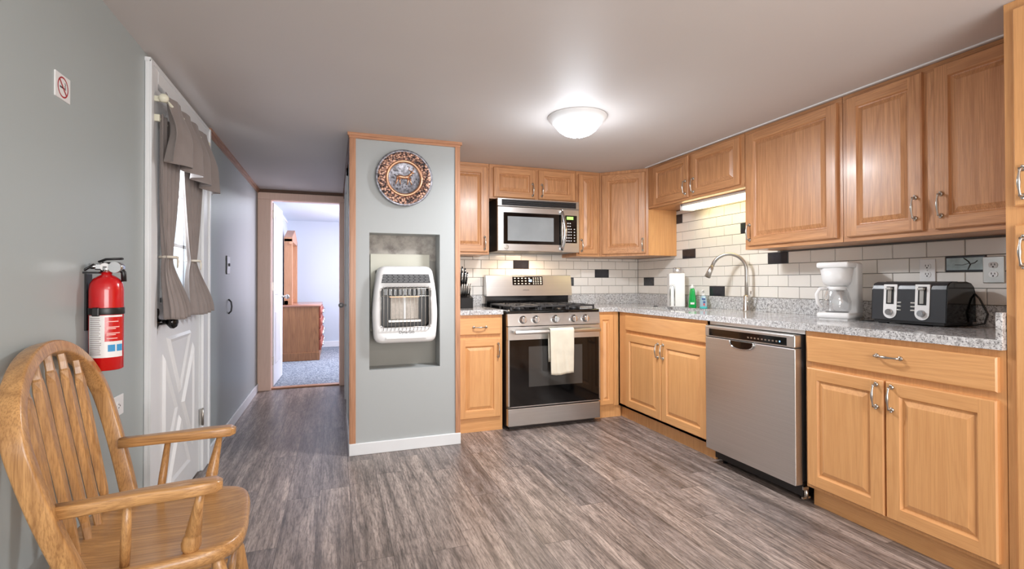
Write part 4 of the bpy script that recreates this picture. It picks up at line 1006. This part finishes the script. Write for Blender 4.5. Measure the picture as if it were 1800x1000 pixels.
b = MB(Matrix.Translation(c) @ Matrix.Rotation(math.radians(-38), 4, 'Z')); b.box(-.016, .014, -.0365, -.030, .028, .044); obj('label', b, M['plasticw'], t)
c = (-.105, -1.055, ZC)
t = thing('hand_soap_bottle', c, 'small clear hand soap pump bottle with a blue label, right of the green bottle', 'bottle')
b = MB(); oval(b, [(.032, .012), (.036, .018), (.034, .05), (.027, .085), (.018, .10)], c); obj('body', b, plain('pale_blue_plastic', srgb(190, 222, 236), .15, Transmission_Weight=.3), t)
b = MB(); oval(b, [(.034, 0), (.0365, .004), (.0362, .014)], c); obj('base', b, plain('teal_liquid', srgb(70, 190, 190), .2), t)
b = MB(); b.lathe([(.013, .10), (.013, .118), (.005, .120), (.005, .138)], c, 'z', 16); b.tube([(c[0], c[1], c[2]+.138), (c[0]-.012, c[1]-.006, c[2]+.142), (c[0]-.032, c[1]-.012, c[2]+.136)], [.008, .007, .004], 8); obj('pump', b, M['plasticw'], t)
b = MB(Matrix.Translation(c) @ Matrix.Rotation(math.radians(-40), 4, 'Z')); b.box(-.012, .012, -.034, -.026, .070, .082); b.box(-.002, .014, -.036, -.028, .045, .058); obj('label_mark', b, plain('label_blue', srgb(60, 90, 150), .4), t)
b = MB(Matrix.Translation(c) @ Matrix.Rotation(math.radians(-40), 4, 'Z')); b.box(-.002, .010, -.0365, -.028, .026, .040); obj('label_spot', b, plain('label_red', srgb(220, 90, 100), .4), t)
b = MB(); b.lathe([(.02, 0), (.02, .004), (.012, .010)], (-.30, -.70, ZC), 'z', 20); obj('sink_stopper', b, M['darkgrey'], None, 'small dark round stopper lying on the granite left of the white dispenser', 'stopper')

# ------------------------------------------------------------------ knife block
Mk = Matrix.Translation((-1.862, -.24, ZC)) @ Matrix.Rotation(math.radians(6), 4, 'Z')
t = thing('knife_block', (-1.862, -.24, ZC), 'black knife block full of knives on the small worktop beside the stove', 'knife block')
b = MB(Mk @ frame((-.05, 0, 0), (0, 1, 0), (0, 0, 1))); b.prism([(-.10, 0), (.09, 0), (.12, .21), (.055, .235), (.015, .12), (-.10, .085)], 0, .10); obj('block', b, M['black'], t)
ax = Vector((0, -.42, 1)).normalized()
for i in range(5):
    x_ = -.036+i*.018; p = Vector((x_, -.045, .105)); b = MB(Mk); b.tube([p, p+ax*.05, p+ax*.10], [(.006, .010), (.0065, .011), (.0055, .009)], 8, flat=(1, 0, 0)); h_ = obj('steak_knife_handle', b, M['nickel'], t)
for i, (x_, y_, l_) in enumerate(((-.036, .03, .12), (-.012, .035, .125), (.014, .03, .13), (.036, .035, .115), (-.024, .075, .135), (.004, .08, .14), (.030, .08, .125))):
    p = Vector((x_, y_, .165+y_*.6)); b = MB(Mk); b.tube([p, p+ax*l_*.5, p+ax*l_], [(.007, .012), (.0075, .013), (.006, .010)], 8, flat=(1, 0, 0)); h_ = obj('knife_handle', b, M['black'], t)
    b = MB(Mk); b.tube([p+ax*l_*.15+Vector((.0, -.0132, 0)), p+ax*l_*.9+Vector((0, -.0118, 0))], [(.0042, .002)]*2, 6, flat=(1, 0, 0)); obj('handle_spine', b, M['chrome'], h_)

# ------------------------------------------------------------------ coffee maker
ang = math.atan2(-.94, .34)
A_ = Vector((-.315, -2.205, ZC)); u_ = Vector((.30, -.954, 0)).normalized(); Mc = frame(A_, u_, Vector((0, 0, 1)).cross(u_))   # x along the front, y to the back, z up
Mc = Matrix(((u_.x, -u_.y*1, 0, A_.x), (u_.y, u_.x, 0, A_.y), (0, 0, 1, A_.z), (0, 0, 0, 1)))
t = thing('coffee_maker', (A_.x, A_.y, ZC), 'white drip coffee maker with a glass carafe, left of the toaster', 'coffee maker')
CW = .165
b = MB(Mc); b.box(.0, CW, .0, .205, .006, .040, .014); b.box(.012, CW-.012, .012, .19, 0, .008); obj('base', b, M['plasticw'], t)
b = MB(Mc); b.box(.018, CW, .125, .205, .03, .315, .012); obj('water_tank', b, M['plasticw'], t)
b = MB(Mc); b.box(.0, CW-.006, .004, .205, .285, .318, .010); obj('lid', b, M['plasticw'], t)
b = MB(Mc); b.lathe([(.045, .186), (.062, .194), (.070, .215), (.080, .285)], (.078, .078, 0), 'z', 32); obj('filter_basket', b, M['plasticw'], t)
b = MB(Mc); cc = (.080, .072, 0); b.lathe([(.056, .042), (.066, .055), (.069, .10), (.056, .150), (.048, .165)], cc, 'z', 32, caps=False); cf = obj('carafe', b, thinglass('carafe_glass', (.93, .93, .93, 1), .22), t)
b = MB(Mc); b.lathe([(.050, .163), (.048, .180), (.03, .186), (.012, .190)], cc, 'z', 28); obj('carafe_lid', b, M['plasticw'], cf)
b = MB(Mc); b.tube([(.045, .03, .172), (.018, .008, .170), (.006, -.004, .14), (.010, .0, .09), (.026, .016, .062)], [(.010, .007)]*5, 10); obj('carafe_handle', b, M['plasticw'], cf)
b = MB(Mc); b.lathe([(.055, .040), (.055, .0435)], cc, 'z', 28); b.lathe([(.014, .186), (.010, .192)], cc, 'z', 12); obj('warming_plate', b, M['black'], t)

# ------------------------------------------------------------------ toaster
TX0, TX1, TY0, TY1, TZ = -.262, -.045, -2.805, -2.478, 1.132
t = thing('toaster', ((TX0+TX1)/2, (TY0+TY1)/2, ZC), 'black four-slot toaster with two silver lever panels on the right worktop', 'toaster')
b = MB(frame((0, TY0, 0), (1, 0, 0), (0, 0, 1)))
pr2 = [(TX0, ZC+.02), (TX0+.010, TZ-.035), (TX0+.016, TZ-.018), (TX0+.028, TZ-.006), (TX0+.048, TZ), (TX1-.060, TZ), (TX1-.034, TZ-.006), (TX1-.014, TZ-.022), (TX1-.003, TZ-.05), (TX1, ZC+.02)]
n_ = len(pr2)
b = MB(); b.ring_surface([[(x_, y_, z_) for x_, z_ in pr2] for y_ in (TY0+.0, TY1)], True, True, True, smooth=False); obj('housing', b, plain('charcoal_shell', srgb(50, 52, 56), .32, var=.02), t)
for y_ in (TY0-.004, TY1+.0):
    b = MB(); cxm = (TX0+TX1)/2; b.ring_surface([[(cxm+(x_-cxm)*.985, yy, ZC+.02+(z_-ZC-.02)*.99) for x_, z_ in pr2] for yy in (y_, y_+.004)], True, True, True, smooth=False); obj('end_cap', b, M['blackgloss'], t)
b = MB(); b.box(TX0+.006, TX1-.006, TY0+.006, TY1-.006, ZC+.006, ZC+.022, .003)
for x_ in (TX0+.02, TX1-.035):
    for y_ in (TY0+.03, TY1-.05): b.box(x_, x_+.02, y_-.01, y_+.03, ZC, ZC+.01)
obj('base', b, M['black'], t)
b = MB()
for x_ in (TX0+.055, TX0+.125):
    for y_ in (TY0+.035, (TY0+TY1)/2+.012): b.box(x_, x_+.030, y_, y_+.115, TZ-.002, TZ+.0015)
obj('slot', b, M['blackgloss'], t)
for k, yc_ in enumerate((TY1-.088, TY1-.232)):
    Mt = frame((TX0-.001, yc_, ZC), (0, -1, 0), (.012/.178, 0, 1))
    ww = .031
    outer = [(ww*math.cos(a_), .058+ww*math.sin(a_)) for a_ in [PI+PI*i/12 for i in range(13)]]+[(ww, .196), (-ww, .196)]
    b = MB(Mt); b.prism(outer, -.002, .004); lp = obj('lever_panel', b, M['plasticw'], t, 'silver-white panel')
    b = MB(Mt); b.box(-.018, .018, .098, .185, .0035, .0052); obj('lever_slot', b, M['black'], lp)
    b = MB(Mt); b.box(-.010, .008, .104, .168, .005, .008, .002); b.box(-.014, .014, .168, .180, .004, .020, .003); obj('lever', b, M['nickel'], lp)
    b = MB(Mt); b.cone((0, .058, .004), (0, .058, .016), .0165, .015, 24); b.cone((0, .058, .016), (0, .058, .018), .012, n=20); obj('dial', b, M['chrome'], lp)
    b = MB(Mt); s_ = 1 if k == 0 else -1
    for j in range(3): b.box(s_*.040-.011, s_*.040+.011, .068+j*.018, .074+j*.018, .0, .003, .001)
    obj('button', b, M['nickel'], t)
b = MB(); b.tube([(TX1-.01, TY0+.002, ZC+.16), (TX1-.006, TY0-.02, ZC+.13), (TX1+.005, TY0-.045, ZC+.06), (TX1, TY0-.035, ZC+.015), (TX1-.03, TY0-.012, ZC+.006), (TX1-.02, TY0+.05, ZC+.006)], .004, 8)
obj('power_cord', b, M['black'], t)
b = MB(); b.tube([(-.065, -2.36, ZC+.05), (-.07, -2.39, ZC+.045), (-.10, -2.43, ZC+.02), (-.13, -2.455, ZC+.006), (-.20, -2.43, ZC+.004), (-.24, -2.40, ZC+.004), (-.22, -2.45, ZC+.004), (-.17, -2.47, ZC+.004)], .0028, 8)
obj('power_cord', b, M['black'], None, 'thin black cord lying on the worktop between coffee maker and toaster', 'cord')

# ------------------------------------------------------------------ windsor armchair
CO = Vector((-3.318, -2.570, 0)); th = .108
Mch = Matrix.Translation(CO) @ Matrix.Rotation(th, 4, 'Z')          # local x = forward, y = left, z up
t = thing('windsor_armchair', CO, 'honey oak bow-back armchair with arrow slats at the bottom left', 'chair')
ZS = .441
def seat_outline(k=1.0):
    P = []
    pts = [(.205, 0), (.203, .10), (.190, .17), (.155, .218), (.09, .240), (0, .250), (-.10, .264), (-.17, .258), (-.215, .20), (-.232, .10), (-.235, 0)]
    full = pts+[(x, -y) for x, y in pts[-2:0:-1]]
    n = len(full)
    for i in range(n):
        p0, p1, p2, p3 = [Vector(full[(i+k2) % n]) for k2 in (-1, 0, 1, 2)]
        for s_ in range(4):
            u = s_/4; P.append(.5*((2*p1)+(p2-p0)*u+(2*p0-5*p1+4*p2-p3)*u*u+(3*p1-p0-3*p2+p3)*u**3))
    return [(p.x*k, p.y*k) for p in P]
O1 = seat_outline()
b = MB(Mch); rings = []
for k, z in ((.955, ZS-.040), (.985, ZS-.036), (1.0, ZS-.022), (1.0, ZS-.012), (.985, ZS-.002), (.96, ZS+.001), (.86, ZS-.003), (.6, ZS-.010), (.3, ZS-.012), (.02, ZS-.012)):
    rings.append([(x*k, y*k, z) for x, y in O1])
b.ring_surface(rings, True, True, True); obj('seat', b, M['chx'], t)
# bow: hoop with rectangular section
lean = lambda z: -.132-.270*((z-ZS)/.53)**1.0*.53/.53*.53 if False else -.132-(z-ZS)*.262/1.0*1.0
def lean(z): return -.143-(z-ZS)*.262
ZTOP = .960
def hoop_pt(s):                                     # s in -1..1 over the bow
    a_ = abs(s)
    # lower leg of the bow: from seat to z=.76 ; upper: semi-ellipse
    if a_ > .52:
        u = (1-a_)/.48; z = ZS-.01+(.752-ZS+.01)*u; y = .243+(.303-.243)*math.sin(u*PI/2)**.9
    else:
        ph = (.52-a_)/.52*PI/2; z = .752+(ZTOP-.752)*math.sin(ph); y = .303*math.cos(ph)
    return Vector((lean(z), math.copysign(y, s) if s else 0, z))
b = MB(Mch); N = 72; rings = []
for i in range(N+1):
    s = -1+2*i/N; p = hoop_pt(s); q0, q1 = hoop_pt(max(-1, s-.02)), hoop_pt(min(1, s+.02)); tan = (q1-q0).normalized()
    nrm = Vector((1, 0, .262)).normalized(); side = tan.cross(nrm).normalized()
    w_, d_ = .0175, .0215; rr = .006; ring = []
    for cx_, cy_, a0 in ((1, 1, 0), (-1, 1, 90), (-1, -1, 180), (1, -1, 270)):
        for k in range(4):
            a_ = math.radians(a0+30*k); ring.append(p+side*((w_-rr)*cx_+rr*math.cos(a_))+nrm*((d_-rr)*cy_+rr*math.sin(a_)))
    rings.append(ring)
b.ring_surface(rings); obj('bow', b, M['chz'], t)
# arrow slats
for k in range(5):
    s = (k-2); yb = s*.090; yt = s*.0905; zt_ = .752+(ZTOP-.752)*math.sqrt(max(0, 1-(yt/.303)**2))-.012
    base = Vector((-.185, yb, ZS-.01)); top = Vector((lean(zt_), yt, zt_)); L_ = (top-base).length; d = (top-base).normalized()
    nrm = Vector((1, 0, .262)).normalized(); side = d.cross(nrm).normalized(); nrm = side.cross(d)
    prof = [(0, .0085, .0085), (.07, .009, .009), (.10, .0105, .009), (.115, .013, .009), (.16, .020, .010), (.55, .0265, .010), (.85, .024, .010), (.90, .012, .010), (.91, .0095, .009), (.95, .0075, .0085), (1, .0085, .0085)]
    rings = []
    for f, w_, t_ in prof:
        c_ = base+d*(L_*f); flat_ = f > .12 and f < .84
        # chamfered six-sided section
        rings.append([c_+side*x_*w_+nrm*y_*t_ for x_, y_ in ((1, -.5), (.55, 1), (-.55, 1), (-1, -.5), (-.6, -1), (.6, -1))])
    b = MB(Mch); b.ring_surface(rings, smooth=False); obj('slat', b, M['chz'], t)
# arms
ZA = .633
for sgn in (1, -1):
    pts = [Vector((-.178, sgn*.272, ZA-.016)), Vector((-.12, sgn*.270, ZA-.016)), Vector((-.02, sgn*.262, ZA-.014)), Vector((.07, sgn*.262, ZA-.013)), Vector((.138, sgn*.259, ZA-.013)), Vector((.153, sgn*.258, ZA-.014))]
    wd = [.017, .018, .022, .028, .026, .014]
    rings = []
    for i, p in enumerate(pts):
        d = (pts[min(i+1, 5)]-pts[max(i-1, 0)]).normalized(); side = Vector((0, 0, 1)).cross(d); h_ = .0155 if i < 5 else .010; w_ = wd[i]; rr = .006; ring = []
        for cx_, cy_, a0 in ((1, 1, 0), (-1, 1, 90), (-1, -1, 180), (1, -1, 270)):
            for k in range(4):
                a_ = math.radians(a0+30*k); ring.append(p+side*((w_-rr)*cx_+rr*math.cos(a_))+Vector((0, 0, (h_-rr)*cy_+rr*math.sin(a_))))
        rings.append(ring)
    b = MB(Mch); b.ring_surface(rings); obj('arm', b, M['chx'], t)
    # front turned post and thin spindle
    p1 = Vector((.105, sgn*.256, ZA-.026)); p0 = Vector((.075, sgn*.200, ZS-.004)); d = p1-p0
    b = MB(Mch); fr = [0, .04, .12, .22, .27, .29, .32, .7, 1]; rd = [.016, .020, .0235, .0215, .018, .0165, .0185, .0125, .0085]
    b.tube([p0+d*f for f in fr], rd, 16); obj('arm_post', b, M['chz'], t)
    p1 = Vector((-.045, sgn*.259, ZA-.026)); p0 = Vector((-.060, sgn*.212, ZS-.004)); d = p1-p0
    b = MB(Mch); b.tube([p0, p0+d*.4, p1], [.0105, .0115, .0085], 12); obj('arm_spindle', b, M['chz'], t)
# legs + stretchers
FT = []
for sx, sy in ((1, 1), (1, -1), (-1, 1), (-1, -1)):
    p1 = Vector((.130 if sx > 0 else -.165, sy*.165, ZS-.03)); p0 = Vector((.205 if sx > 0 else -.262, sy*.225, .0)); d = p0-p1
    b = MB(Mch); b.tube([p1+d*f for f in (0, .1, .3, .36, .38, .42, .6, .9, 1)], [.014, .017, .022, .022, .017, .022, .019, .014, .013], 16); obj('leg', b, M['chz'], t); FT.append((p1, p0))
at_ = lambda i, f: FT[i][0]+(FT[i][1]-FT[i][0])*f
for i, j in ((0, 2), (1, 3)):
    b = MB(Mch); p, q = at_(i, .52), at_(j, .52); b.tube([p, p+(q-p)*.5, q], [.009, .014, .009], 12); obj('stretcher', b, M['chx'], t)
b = MB(Mch); p, q = (at_(0, .52)+at_(2, .52))/2, (at_(1, .52)+at_(3, .52))/2; b.tube([p, (p+q)/2, q], [.009, .014, .009], 12); obj('stretcher', b, M['chy'], t)
b = MB(Mch); p, q = at_(0, .34), at_(1, .34); b.tube([p, (p+q)/2, q], [.009, .013, .009], 12); obj('stretcher', b, M['chy'], t)

# ------------------------------------------------------------------ bedroom furniture
t = thing('dresser', (-3.3, 4.1, .012), 'brown wooden dresser with carved drawer fronts, seen side-on through the bedroom doorway', 'dresser')
b = MB(); b.box(-3.57, -3.085, 3.50, 4.75, .05, .79); b.box(-3.575, -3.075, 3.49, 4.76, .012, .13, .006); obj('body', b, M['dresser'], t)
b = MB(); b.box(-3.58, -3.06, 3.48, 4.77, .79, .815, .008); obj('top', b, plain('polished_top', srgb(170, 120, 100), .2), t)
for k in range(4):
    for j in range(2):
        z_ = .15+k*.16; y_ = 3.52+j*.61
        b = MB(); b.box(-3.085, -3.055, y_+.02, y_+.59, z_, z_+.15, .008)
        for m_ in range(6): b.sphere((-3.052, y_+.06+m_*.095, z_+.075), (.012, .03, .05), 8)
        d_ = obj('drawer', b, plain('carved_front', srgb(150, 78, 60), .35), t)
        b = MB()
        for q_ in (.12, .30, .48): b.sphere((-3.035, y_+q_, z_+.075), (.018, .022, .022), 8)
        obj('drawer_pull', b, M['chrome'], d_)
t = thing('dresser_mirror', (-3.58, 4.1, .815), 'tall oak-framed mirror standing behind the bedroom dresser, seen edge-on', 'mirror')
b = MB(); Mm = frame((-3.56, 0, 0), (0, 1, 0), (0, 0, 1))
b = MB(Mm); y0_, y1_ = 3.62, 4.70
b.box(y0_, y0_+.07, .815, 1.78, 0, .11, .004); b.box(y1_-.07, y1_, .815, 1.78, 0, .11, .004); b.box(y0_, y1_, .815, .88, 0, .06, .004)
b.prism([(y0_, 1.74), (y1_, 1.74), (y1_, 1.80), ((y0_+y1_)/2, 1.95), (y0_, 1.80)], 0, .11)
b.M = None; obj('frame', b, M['trimz'], t)
b = MB(Mm); b.box(y0_+.07, y1_-.07, .88, 1.75, .01, .02); obj('glass', b, plain('mirror_glass', srgb(220, 225, 230), .03, 1), t)
b = MB(); b.cone((-3.47, 3.62, 1.72), (-3.47, 3.59, 1.72), .02, n=12); obj('hook', b, M['copperbright'], t)
b = MB()
rings = [[(XL+.06+.018*math.sin(u/24*2*PI*6), 2.70+u/24*.62, z_) for u in range(25)] for z_ in (2.08, 1.62, 1.16)]
b.ring_surface(rings, False, False, False); obj('sheer_curtain', b, plain('white_sheer', srgb(236, 240, 244), .9), None, 'white sheer curtain beside the bedroom mirror', 'curtain', solid=.003)
b = MB(); b.cone((XL+.06, 2.62, 2.09), (XL+.06, 4.3, 2.09), .012, n=10); obj('curtain_rod', b, M['plasticw'], None, 'white curtain rod high on the bedroom wall', 'curtain rod')
